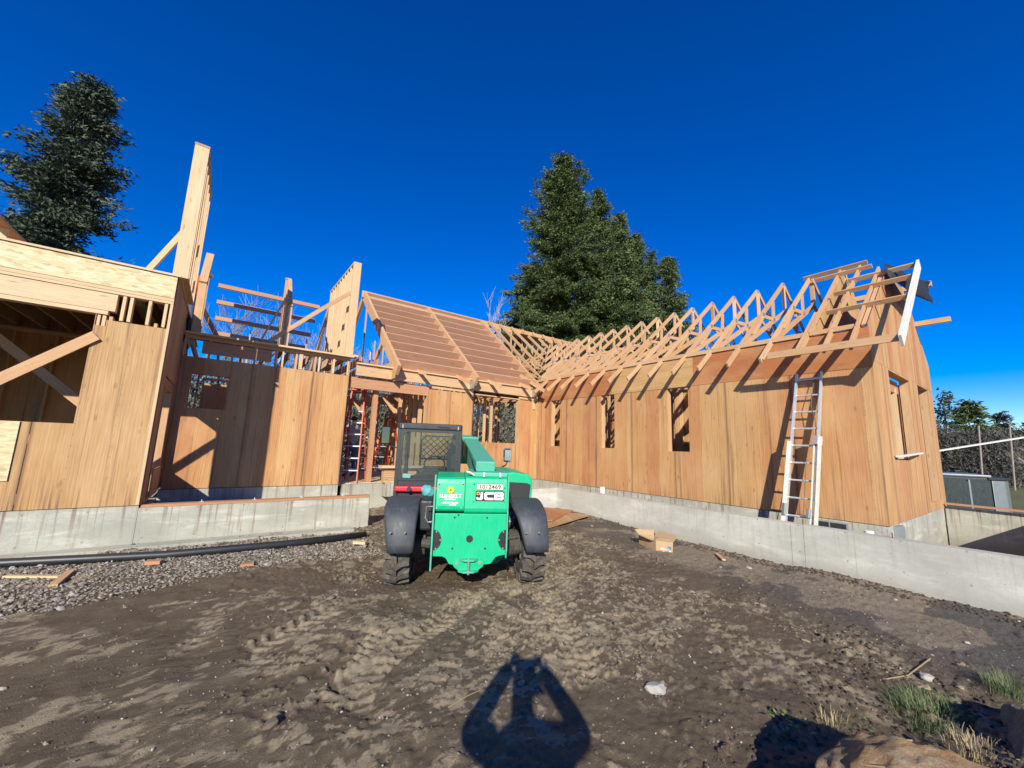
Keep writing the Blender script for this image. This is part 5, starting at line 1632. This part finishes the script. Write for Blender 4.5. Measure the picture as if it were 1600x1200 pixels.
# brush seen through the openings and hills
def thicket(name, pts, n_, sz, mat, seed, label, z0=-1, elong=3):
    rg = np.random.RandomState(seed)
    (x0, y0, h0), (x1, y1, h1) = pts
    f = rg.uniform(0, 1, n_)
    top = (h0 + (h1 - h0) * f) * (.35 + .65 * np.array([vnoise(np.array(k * 14.0), np.array(seed * 1.3)) for k in f]).ravel() + .12 * rg.uniform(-1, 1, n_))
    C = np.stack([x0 + (x1 - x0) * f + rg.uniform(-2, 2, n_), y0 + (y1 - y0) * f + rg.uniform(-2, 2, n_), z0 + (top) * rg.uniform(0, 1, n_) ** .7], 1)
    D = rg.normal(0, 1, (n_, 3)); D[:, 2] = abs(D[:, 2]) + .4; D /= np.linalg.norm(D, axis=1)[:, None]
    S = np.cross(D, rg.normal(0, 1, (n_, 3))); S /= np.linalg.norm(S, axis=1)[:, None]
    ln = sz * rg.uniform(.5, 1.5, (n_, 1)); w_ = ln / elong * rg.uniform(.4, 1, (n_, 1))
    co = np.stack([C - S * w_, C + S * w_, C + D * ln], 1).reshape(-1, 3)
    o = link(name, np_mesh(name, co, np.arange(3 * n_).reshape(-1, 3), False), mat)
    return tag(o, label, None, None, 'stuff')
thicket('brush_thicket', ((-14, 24, 7.0), (20, 25, 7.5)), 90000, .30, 'brush', 2, 'grey green winter brush seen through the openings of the house', elong=6)
thicket('brush_thicket', ((20, 27, 6), (44, 14, 5)), 26000, .5, 'brush', 3, 'darker brush behind the right wing of the house', elong=5)
M['hill_brush'] = leaf_mat('leafless_woodland', (.085, .082, .074), (.11, .102, .088), (.075, .08, .068))
M['hill_fir'] = leaf_mat('distant_fir_wood', (.030, .048, .040), (.042, .062, .046), (.055, .075, .052))
thicket('woodland', ((56, 15, 8.2), (58, 3.6, 5.4)), 90000, .42, 'hill_brush', 4, 'leafless grey woodland on the slope behind the trailer', elong=8)
thicket('fir_wood', ((68, 6, 6.2), (70, -9, 7.6)), 90000, .6, 'hill_fir', 5, 'dark fir wood behind the field at the far right', elong=4)
conifer(59.7, 6.7, -1, 9.9, 2.1, 41, 'needle_blue', 'small layered conifer rising above the woodland right of the gable', 'conifers above the far woodland', dens=.35, pw=.75, fs=.4, droop=.0, gaps=.1)
conifer(60.0, 5.0, -1, 8.7, 2.4, 42, 'needle', 'rounder bushy conifer right of the layered one above the woodland', 'conifers above the far woodland', dens=.9, pw=.5, fs=.4)
for k, (x, y, h_, r_) in enumerate(((66, 3.4, 7.6, 1.7), (67, 1.6, 6.6, 1.9), (67, .2, 7.8, 1.9), (68, -1.6, 8.4, 2.1), (66, -3.4, 9.0, 2.3), (68, -5.4, 8.8, 2.4))):
    conifer(x, y, -1, h_, r_, 60 + k, 'hill_fir', ['first', 'second', 'third', 'fourth', 'fifth', 'last'][k] + ' of the dark firs beyond the field, counted rightwards from the gable', 'firs in the wood beyond the field', dens=.8, pw=.6, fs=.42)
for k, (x, y) in enumerate(((50, 4.05), (52, 2.55))):
    o = MB().tube([(x, y, -1), (x + .1, y - .25, 4.6)], .06, 8).build('utility_pole', 'twig')
    tag(o, ['pale post in front of the woodland, left of two', 'pale leaning post in front of the woodland, right of two'][k], 'post', 'posts before the woodland')
hl = np.linspace(-.3, .6, 24)

# field fence line far right
# ================================================================== enclosed trailer
M['tr_dark'] = paint_mat('dark_green_trailer_skin', (.018, .030, .030), .3, .15)
M['tr_nose'] = flat_mat('ribbed_bare_aluminium', (.36, .38, .37), .35, .7, .3, 7)
tl = tag(empty('enclosed_trailer', (18.2, 2.5, -.95), R(18)), 'dark enclosed cargo trailer with a silver front parked beyond the concrete wall', 'trailer')
def TLp(nm, mb, mat, parent=None, **k): return mb.build(nm, mat, parent or tl, **k)
TLp('body', MB().box((-.95, -1.0, .45), (.95, 3.9, 2.17)), 'tr_dark', bevel=.04)
TLp('roof', MB().box((-.98, -1.02, 2.17), (.98, 3.95, 2.25)), 'tr_nose', bevel=.03)
TLp('nose', MB().prism([(-.96, -1.01), (.96, -1.01), (.80, -1.30), (.4, -1.46), (-.4, -1.46), (-.80, -1.30)][::-1], 2, .45, 2.10), 'tr_nose', bevel=.02)
TLp('roof_cap', MB().prism([(-.99, -.95), (.99, -.95), (.82, -1.32), (.42, -1.49), (-.42, -1.49), (-.82, -1.32)][::-1], 2, 2.102, 2.19), 'ink', bevel=.02)
dr = TLp('side_door', MB().box((-.985, -.55, .6), (-.955, .25, 2.05)), 'tr_dark')
TLp('door_frame', MB().box((-.995, .255, .55), (-.96, .29, 2.1)), 'tr_nose', dr)
TLp('door_frame', MB().box((-.995, -.59, .55), (-.96, -.555, 2.1)), 'tr_nose', dr)
TLp('latch', MB().box((-1.02, .16, 1.2), (-.99, .24, 1.3)), 'aluminium', dr)
TLp('vent_cap', MB().box((-.6, .2, 2.25), (-.25, .55, 2.36)), 'white_fg')
TLp('marker_label', MB().box((.05, -1.475, 1.72), (.35, -1.461, 1.88)), 'label_blue')
TLp('tongue', MB().beam((0, -1.4, .5), (0, -2.4, .45), .1, .1), 'mblack')
for y_ in (1.2, 2.0):
    TLp('wheel', MB().tube([(-.9, y_, .33), (-1.06, y_, .33)], .33, 20), 'ink')
    TLp('wheel', MB().tube([(.9, y_, .33), (1.06, y_, .33)], .33, 20), 'ink')

# ================================================================== boulders, rocks, grass
def rock_mat(name, c1, c2, c3, sc):
    m, n, l, p = new_mat(name)
    co = n.new('ShaderNodeTexCoord').outputs['Object']
    a = noise(n, l, co, sc, 8, .68, .15)
    b = noise(n, l, co, sc * 5.1, 10, .82, .2)
    col = ramp(n, l, a, [(.3, c1), (.5, c2), (.66, c3)])
    col = mix(n, l, ramp(n, l, b, [(.5, 0), (.75, .6)]), col, tuple(x * .45 for x in c2))
    v = n.new('ShaderNodeTexNoise'); v.inputs['Scale'].default_value = sc * 1.2; v.inputs['Detail'].default_value = 6
    l.new(co, v.inputs['Vector'])
    vein = ramp(n, l, v.outputs['Fac'], [(.485, 0), (.5, .55), (.515, 0)])
    col = mix(n, l, vein, col, (.55, .52, .46))
    l.new(col, p.inputs['Base Color']); p.inputs['Roughness'].default_value = .88
    bump(n, l, math_n(n, l, 'ADD', a, b), p, .9, .045)
    return m
M['rock_tan'] = rock_mat('rusty_tan_rock', (.42, .22, .085), (.47, .30, .14), (.40, .33, .24), 3.2)
M['rock_grey'] = rock_mat('grey_green_rock', (.13, .15, .14), (.20, .22, .20), (.27, .28, .25), 3.5)
M['rock_pale'] = flat_mat('pale_rubble', (.46, .44, .39), .9, 0, .6, 40, .5)
def boulder(name, c, s, rz, seed, mat, label, cuts=6, sub=5, cat='boulder', rough=.05):
    import bmesh
    bm = bmesh.new()
    bmesh.ops.create_icosphere(bm, subdivisions=sub, radius=1)
    rg = random.Random(seed)
    planes = []
    for k in range(cuts):
        n_ = Vector((rg.uniform(-1, 1), rg.uniform(-1, 1), rg.uniform(-.3, 1))).normalized()
        planes.append((n_, rg.uniform(.62, .86)))
    planes.append((Vector((.10, -.35, 1)).normalized(), .55))
    from mathutils import noise as mn
    for v in bm.verts:
        p = v.co.copy()
        for n_, d in planes:
            k = p.dot(n_)
            if k > d: p -= n_ * (k - d) * .96
        q = p * 2.1 + Vector((seed, 0, 0))
        p += p.normalized() * (mn.fractal(q, 1, 2, 6) * rough + mn.fractal(q * 5, 1, 2, 4) * rough * .3)
        v.co = p
    me = bpy.data.meshes.new(name); bm.to_mesh(me); bm.free()
    me.polygons.foreach_set('use_smooth', [True] * len(me.polygons))
    if cat == 'rock': me.polygons.foreach_set('use_smooth', [False] * len(me.polygons))
    o = link(name, me, mat)
    o.location = c; o.scale = s; o.rotation_euler = (0, 0, rz)
    return tag(o, label, cat)
boulder('boulder', (2.62, .34, .07), (.69, .46, .43), R(-28), 4, 'rock_tan', 'large rusty tan boulder at the lower right corner', 9, 6, 'boulder', .085)
boulder('boulder', (3.92, .02, -.02), (.60, .44, .36), R(20), 9, 'rock_grey', 'grey green boulder cut by the right edge of the picture')
boulder('boulder', (3.35, .16, -.02), (.30, .24, .18), R(50), 19, 'rock_grey', 'small dark boulder in shadow between tan and grey boulders')
def small_rock(x, y, s, seed, mat, label, fl=.5):
    boulder('rock', (x, y, gh(x, y) + s * .12), (s, s * .75, s * fl), seed * 1.1, seed, mat, label, 9, 2, 'rock', .12)
small_rock(2.70, 1.87, .085, 31, 'rock_pale', 'flat pale grey chunk of rock right of the shadow')
small_rock(2.41, 2.30, .03, 32, 'rock_pale', 'tiny white chip near the shadow of the hands')
small_rock(6.94, 3.08, .05, 33, 'rock_pale', 'white chip of rubble near the foot of the low concrete wall')
small_rock(4.55, .78, .06, 34, 'rock_pale', 'pale stone on the bank near the right edge')
small_rock(.72, 6.28, .07, 35, 'rock_pale', 'pale stone on the lower edge of the gravel')
def tuft(x, y, n_, h, r, seed, label, mat='grass', name='grass_tuft'):
    rg = np.random.RandomState(seed)
    z = gh(x, y)
    co = []; fc = []
    for k in range(n_):
        a = rg.uniform(0, 6.28); rr = r * rg.uniform(0, 1) ** .6
        p = np.array([rr * math.cos(a), rr * math.sin(a) * .7, 0])
        d = np.array([math.cos(a + rg.normal(0, .6)), math.sin(a + rg.normal(0, .6)), 0]) * rg.uniform(.2, 1.0)
        hh = h * rg.uniform(.4, 1.1); w = rg.uniform(.0008, .0019)
        s = np.array([-d[1], d[0], 0]); s = s / (np.linalg.norm(s) + 1e-6) * w
        m1 = p + d * hh * .25 + np.array([0, 0, hh * .6]); m2 = p + d * hh * .75 + np.array([0, 0, hh * .9])
        b = len(co)
        co += [p - s, p + s, m1 + s, m1 - s, m2 + s * .5, m2 - s * .5]
        fc += [(b, b + 1, b + 2, b + 3), (b + 3, b + 2, b + 4, b + 5)]
    o = link(name, np_mesh(name, np.array(co) + np.array([x, y, z]), np.array(fc)), mat)
    return tag(o, label, 'grass tuft' if name == 'grass_tuft' else 'plant')
M['dry_grass'] = leaf_mat('dry_stems', (.32, .25, .13), (.38, .30, .17), (.24, .18, .10))
M['weed'] = leaf_mat('small_weeds', (.13, .24, .04), (.17, .30, .06), (.12, .2, .05))
tuft(3.93, .68, 700, .10, .30, 1, 'biggest green grass tuft on the bank above the tan boulder')
tuft(3.55, .46, 200, .07, .18, 2, 'brownish grass behind the tan boulder, below the big tuft', 'dry_grass')
tuft(4.75, .42, 260, .12, .16, 3, 'sparse grass tuft above the grey boulder at the right edge')
tuft(3.3, 1.02, 90, .07, .14, 4, 'pale dead stems on the bank left of the big tuft', 'dry_grass')
tuft(2.25, .98, 130, .06, .08, 5, 'small green grass sprig left of the tan boulder')
def weed(x, y, n_, s, seed, label):
    rg = np.random.RandomState(seed); z = gh(x, y)
    co = []; fc = []
    for k in range(n_):
        a = rg.uniform(0, 6.28); rr = s * 1.6 * rg.uniform(0, 1) ** .5
        c = np.array([x + rr * math.cos(a), y + rr * math.sin(a), z + rg.uniform(.008, .05)])
        d = np.array([math.cos(a), math.sin(a), rg.uniform(-.3, .5)]) * s * rg.uniform(.2, .42)
        w = np.array([-d[1], d[0], 0]) * .4
        b = len(co); co += [c - d * .5, c + w, c + d * .8, c - w]; fc += [(b, b + 1, b + 2, b + 3)]
    o = link('weed', np_mesh('weed', np.array(co), np.array(fc)), 'weed')
    return tag(o, label, 'plant', None, 'stuff')
weed(3.05, 1.17, 26, .075, 1, 'little bright green weed on the bank above the dark hollow')
weed(2.12, 1.20, 30, .07, 2, 'bright green weed low on the bank left of the tan boulder')
weed(3.45, .93, 16, .06, 3, 'small leafy weed just left of the big grass tuft')
def twig(pts, r, label):
    o = MB().tube([(x, y, gh(x, y) + dz) for x, y, dz in pts], r, 5).build('twig', 'dry_mat')
    return tag(o, label, 'twig')
M['dry_mat'] = flat_mat('dry_twig', (.30, .22, .12), .9, 0, .4, 20)
twig([(2.83, .93, .02), (3.1, .86, .06), (3.35, .76, .05), (3.5, .70, .02)], .006, 'long dry curved twig on the bank above the tan boulder')
twig([(4.2, .98, .012), (4.5, .88, .012), (4.95, .82, .01)], .006, 'thin dry stick near the right edge')
twig([(2.35, .62, .30), (2.42, .66, .34), (2.43, .58, .36)], .005, 'thin dark twig standing on the tan boulder')
twig([(1.35, 2.42, .008), (1.5, 2.46, .012), (1.62, 2.5, .008)], .004, 'pale thread of root on the mud left of the shadow')

# ================================================================== PEOPLE
def person(loc, rz, joints, edges, radii, colours, label, name='person', root=0):
    """one skinned surface; joints in metres, colours: per joint material key"""
    me = bpy.data.meshes.new(name)
    me.from_pydata(joints, edges, [])
    o = bpy.data.objects.new(name, me); COL.objects.link(o)
    o.modifiers.new('skin', 'SKIN')
    me.skin_vertices.new() if not me.skin_vertices else None
    for i, s in enumerate(me.skin_vertices[0].data):
        r_ = radii[i]
        s.radius = (r_, r_) if not isinstance(r_, tuple) else r_
        s.use_root = (i == root)
    ss = o.modifiers.new('sub', 'SUBSURF'); ss.levels = 2; ss.render_levels = 2
    dg = bpy.context.evaluated_depsgraph_get()
    m2 = bpy.data.meshes.new_from_object(o.evaluated_get(dg))
    bpy.data.objects.remove(o)
    o = bpy.data.objects.new(name, m2); COL.objects.link(o)
    keys = list(dict.fromkeys(colours.values()))
    m2.materials.clear()
    for k in keys: m2.materials.append(M[k])
    segs = [(Vector(joints[a]), Vector(joints[b]), keys.index(colours[(a, b)])) for a, b in edges]
    for p in m2.polygons:
        c = p.center; best = None
        for a, b, k in segs:
            t = max(0, min(1, (c - a).dot(b - a) / max(1e-6, (b - a).length_squared)))
            d = (c - (a + (b - a) * t)).length
            if best is None or d < best[0]: best = (d, k)
        p.material_index = best[1]; p.use_smooth = True
    o.location = loc; o.rotation_euler = (0, 0, rz)
    return tag(o, label, 'person')
M['skin'] = flat_mat('skin', (.50, .30, .21), .6, 0, .1, 8)
M['jeans'] = flat_mat('blue_jeans', (.07, .11, .2), .9, 0, .4, 14)
M['dark_cloth'] = flat_mat('dark_jacket', (.03, .03, .035), .9, 0, .3, 10)
M['grey_cloth'] = flat_mat('grey_sweatshirt', (.30, .30, .31), .9, 0, .3, 10)
M['orange_cloth'] = flat_mat('orange_shirt', (.70, .10, .03), .85, 0, .2, 10)
M['lime'] = flat_mat('lime_hard_hat', (.16, .75, .05), .4, 0, .05, 10)
M['boots'] = flat_mat('brown_boots', (.08, .05, .03), .8, 0, .3, 10)
M['hair'] = flat_mat('dark_hair', (.03, .02, .015), .8, 0, .2, 20)

def body(pose, mats):
    """pose: dict of joint positions; returns joints, edges, radii, colours"""
    J = ['pelvis', 'waist', 'chest', 'neck', 'head0', 'head1', 'shL', 'elL', 'wrL', 'haL', 'shR', 'elR', 'wrR', 'haR', 'hipL', 'knL', 'anL', 'toL', 'hipR', 'knR', 'anR', 'toR']
    E_ = [('pelvis', 'waist', 't'), ('waist', 'chest', 't'), ('chest', 'neck', 't'), ('neck', 'head0', 's'), ('head0', 'head1', 's'),
          ('chest', 'shL', 't'), ('shL', 'elL', 't'), ('elL', 'wrL', 't'), ('wrL', 'haL', 's'), ('chest', 'shR', 't'), ('shR', 'elR', 't'), ('elR', 'wrR', 't'), ('wrR', 'haR', 's'),
          ('pelvis', 'hipL', 'l'), ('hipL', 'knL', 'l'), ('knL', 'anL', 'l'), ('anL', 'toL', 'b'), ('pelvis', 'hipR', 'l'), ('hipR', 'knR', 'l'), ('knR', 'anR', 'l'), ('anR', 'toR', 'b')]
    rad = dict(pelvis=(.15, .12), waist=(.145, .11), chest=(.165, .125), neck=.058, head0=(.075, .085), head1=(.07, .085), shL=.072, elL=.048, wrL=.033, haL=(.03, .04), shR=.072, elR=.048, wrR=.033, haR=(.03, .04),
               hipL=.095, knL=.065, anL=.045, toL=(.035, .03), hipR=.095, knR=.065, anR=.045, toR=(.035, .03))
    ix = {k: i for i, k in enumerate(J)}
    return [pose[k] for k in J], [(ix[a], ix[b]) for a, b, _ in E_], [rad[k] for k in J], {(ix[a], ix[b]): mats[c] for a, b, c in E_}
STAND = dict(pelvis=(0, 0, .95), waist=(0, 0, 1.12), chest=(0, -.01, 1.36), neck=(0, 0, 1.52), head0=(0, .02, 1.62), head1=(0, .025, 1.72),
             shL=(-.19, 0, 1.44), elL=(-.25, -.02, 1.14), wrL=(-.24, .08, .90), haL=(-.23, .10, .82), shR=(.19, 0, 1.44), elR=(.25, -.02, 1.14), wrR=(.24, .08, .90), haR=(.23, .10, .82),
             hipL=(-.10, 0, .88), knL=(-.11, .02, .48), anL=(-.12, -.02, .09), toL=(-.13, .14, .04), hipR=(.10, 0, .88), knR=(.11, .02, .48), anR=(.12, -.02, .09), toR=(.13, .14, .04))
def put(pose, mats, loc, rz, label, sc=1):
    j, e, r_, c = body(pose, mats)
    return person(loc, rz, j, e, r_, c, label)
def hand(parent, base, direction, side, s=1.0):
    """five separate bent fingers rooted in the palm"""
    base, d = Vector(base), Vector(direction).normalized()
    x = Vector(side).normalized(); n_ = d.cross(x)
    o = None
    for k, (off, L) in enumerate(((-.027, .065), (-.009, .075), (.009, .070), (.027, .055))):
        a = base + x * off
        mb = MB().tube([a - d * .02, a + d * L * .4, a + d * L * .75 + n_ * .012, a + d * L + n_ * .034], [.010, .009, .0085, .006], 7)
        o = mb.build('finger', 'skin', parent)
    MB().tube([base - d * .05 - x * .03, base - d * .01 - x * .058, base + d * .025 - x * .06 + n_ * .01], [.012, .011, .008], 7).build('thumb', 'skin', parent)

# photographer: stands behind the camera holding the phone up; only the shadow is in the picture
ph = dict(STAND)
s_ = -.07
ph.update(chest=(.04, -.42, 1.33), waist=(.04, -.42, 1.10), pelvis=(.04, -.42, .93), neck=(.03, -.40, 1.49), head0=(.03, -.34, 1.63), head1=(.03, -.33, 1.80),
          shL=(-.145, -.42, 1.44), elL=(-.30, -.28, 1.39), wrL=(-.14, -.12, 1.59), haL=(-.075, -.09, 1.67),
          shR=(.225, -.42, 1.44), elR=(.385, -.28, 1.41), wrR=(.20, -.12, 1.59), haR=(.135, -.09, 1.67),
          hipL=(-.06, -.42, .86), knL=(-.07, -.40, .47), anL=(-.08, -.44, .08), toL=(-.09, -.28, .04), hipR=(.14, -.42, .86), knR=(.15, -.40, .47), anR=(.16, -.44, .08), toR=(.17, -.28, .04))
pm = dict(t='dark_cloth', s='skin', l='jeans', b='boots')
def bulky(j, e, r_, c):
    q = list(r_)
    q[0], q[1], q[2], q[3], q[4], q[5] = (.20, .14), (.20, .14), (.20, .14), .085, (.108, .11), (.105, .11)
    q[6] = q[10] = .095; q[7] = q[11] = .070; q[8] = q[12] = .062; q[9] = q[13] = (.062, .055)
    return j, e, q, c
_j, _e, _r, _c = bulky(*body(ph, pm))
pr = person((0, 0, 0), -AZ, _j, _e, _r, _c, 'person standing where the picture is taken with both arms raised, holding up a phone') if 1 else put(ph, pm, (0, 0, 0), -AZ, 'person standing where the picture is taken with both arms raised, holding up a phone')
hand(pr, (-.065, -.055, 1.665), (.25, .1, 1), (1, 0, -.2))
hand(pr, (.125, -.055, 1.665), (-.25, .1, 1), (-1, 0, -.2))
phn = MB().box((-.055, -.030, 1.612), (.105, -.021, 1.688)).build('phone', 'ink')
phn.rotation_euler = (0, 0, -AZ)
tag(phn, 'black phone held up sideways in both hands at the viewpoint', 'phone')

# worker with a lime hard hat deep in the porch
p1 = put(STAND, dict(t='orange_cloth', s='skin', l='dark_cloth', b='boots'), (5.02, 12.9, FZ + .55), R(150), 'person in a lime hard hat and red orange top working deep inside the porch')
hat = MB().tube([(0, .02, 1.71), (0, .02, 1.725), (0, .02, 1.77), (0, .02, 1.81), (0, .02, 1.83)], [.14, .115, .108, .075, .02], 16)
hat.build('hard_hat', 'lime', p1, smooth=True)
o = MB().box((4.6, 12.5, FZ), (5.4, 13.3, FZ + .55)).build('work_platform', 'lumber')
tag(o, 'low timber work platform under the person in the lime hard hat', 'platform')
# worker behind the left ladder
st2 = dict(STAND); st2.update(elL=(-.30, .1, 1.2), wrL=(-.2, .32, 1.3), haL=(-.16, .38, 1.34))
p2 = put(st2, dict(t='grey_cloth', s='skin', l='jeans', b='boots'), (3.2, 12.4, FZ), R(20), 'person in a grey top and blue jeans behind the tall red step ladder')
MB().tube([(0, .02, 1.66), (0, .01, 1.73), (0, .01, 1.78)], [.092, .09, .03], 14).build('hair', 'hair', p2, smooth=True)
# worker in orange between the rake walls
ln = dict(STAND); ln.update(chest=(.10, 0, 1.30), neck=(.2, 0, 1.43), head0=(.27, .02, 1.5), head1=(.31, .02, 1.58), shL=(-.05, 0, 1.42), shR=(.24, 0, 1.30), elL=(-.02, .2, 1.2), wrL=(.1, .38, 1.2), haL=(.14, .44, 1.2), elR=(.33, .1, 1.05), wrR=(.4, .28, 1.0), haR=(.42, .35, 1.0))
p3 = put(ln, dict(t='orange_cloth', s='skin', l='jeans', b='boots'), (-.92, 10.95, 3.72), R(25), 'person in an orange shirt half hidden between the tall studs and the left rake wall')
MB().tube([(.31, .02, 1.54), (.33, .02, 1.6), (.34, .02, 1.64)], [.10, .095, .03], 14).build('hard_hat', 'white', p3, smooth=True)
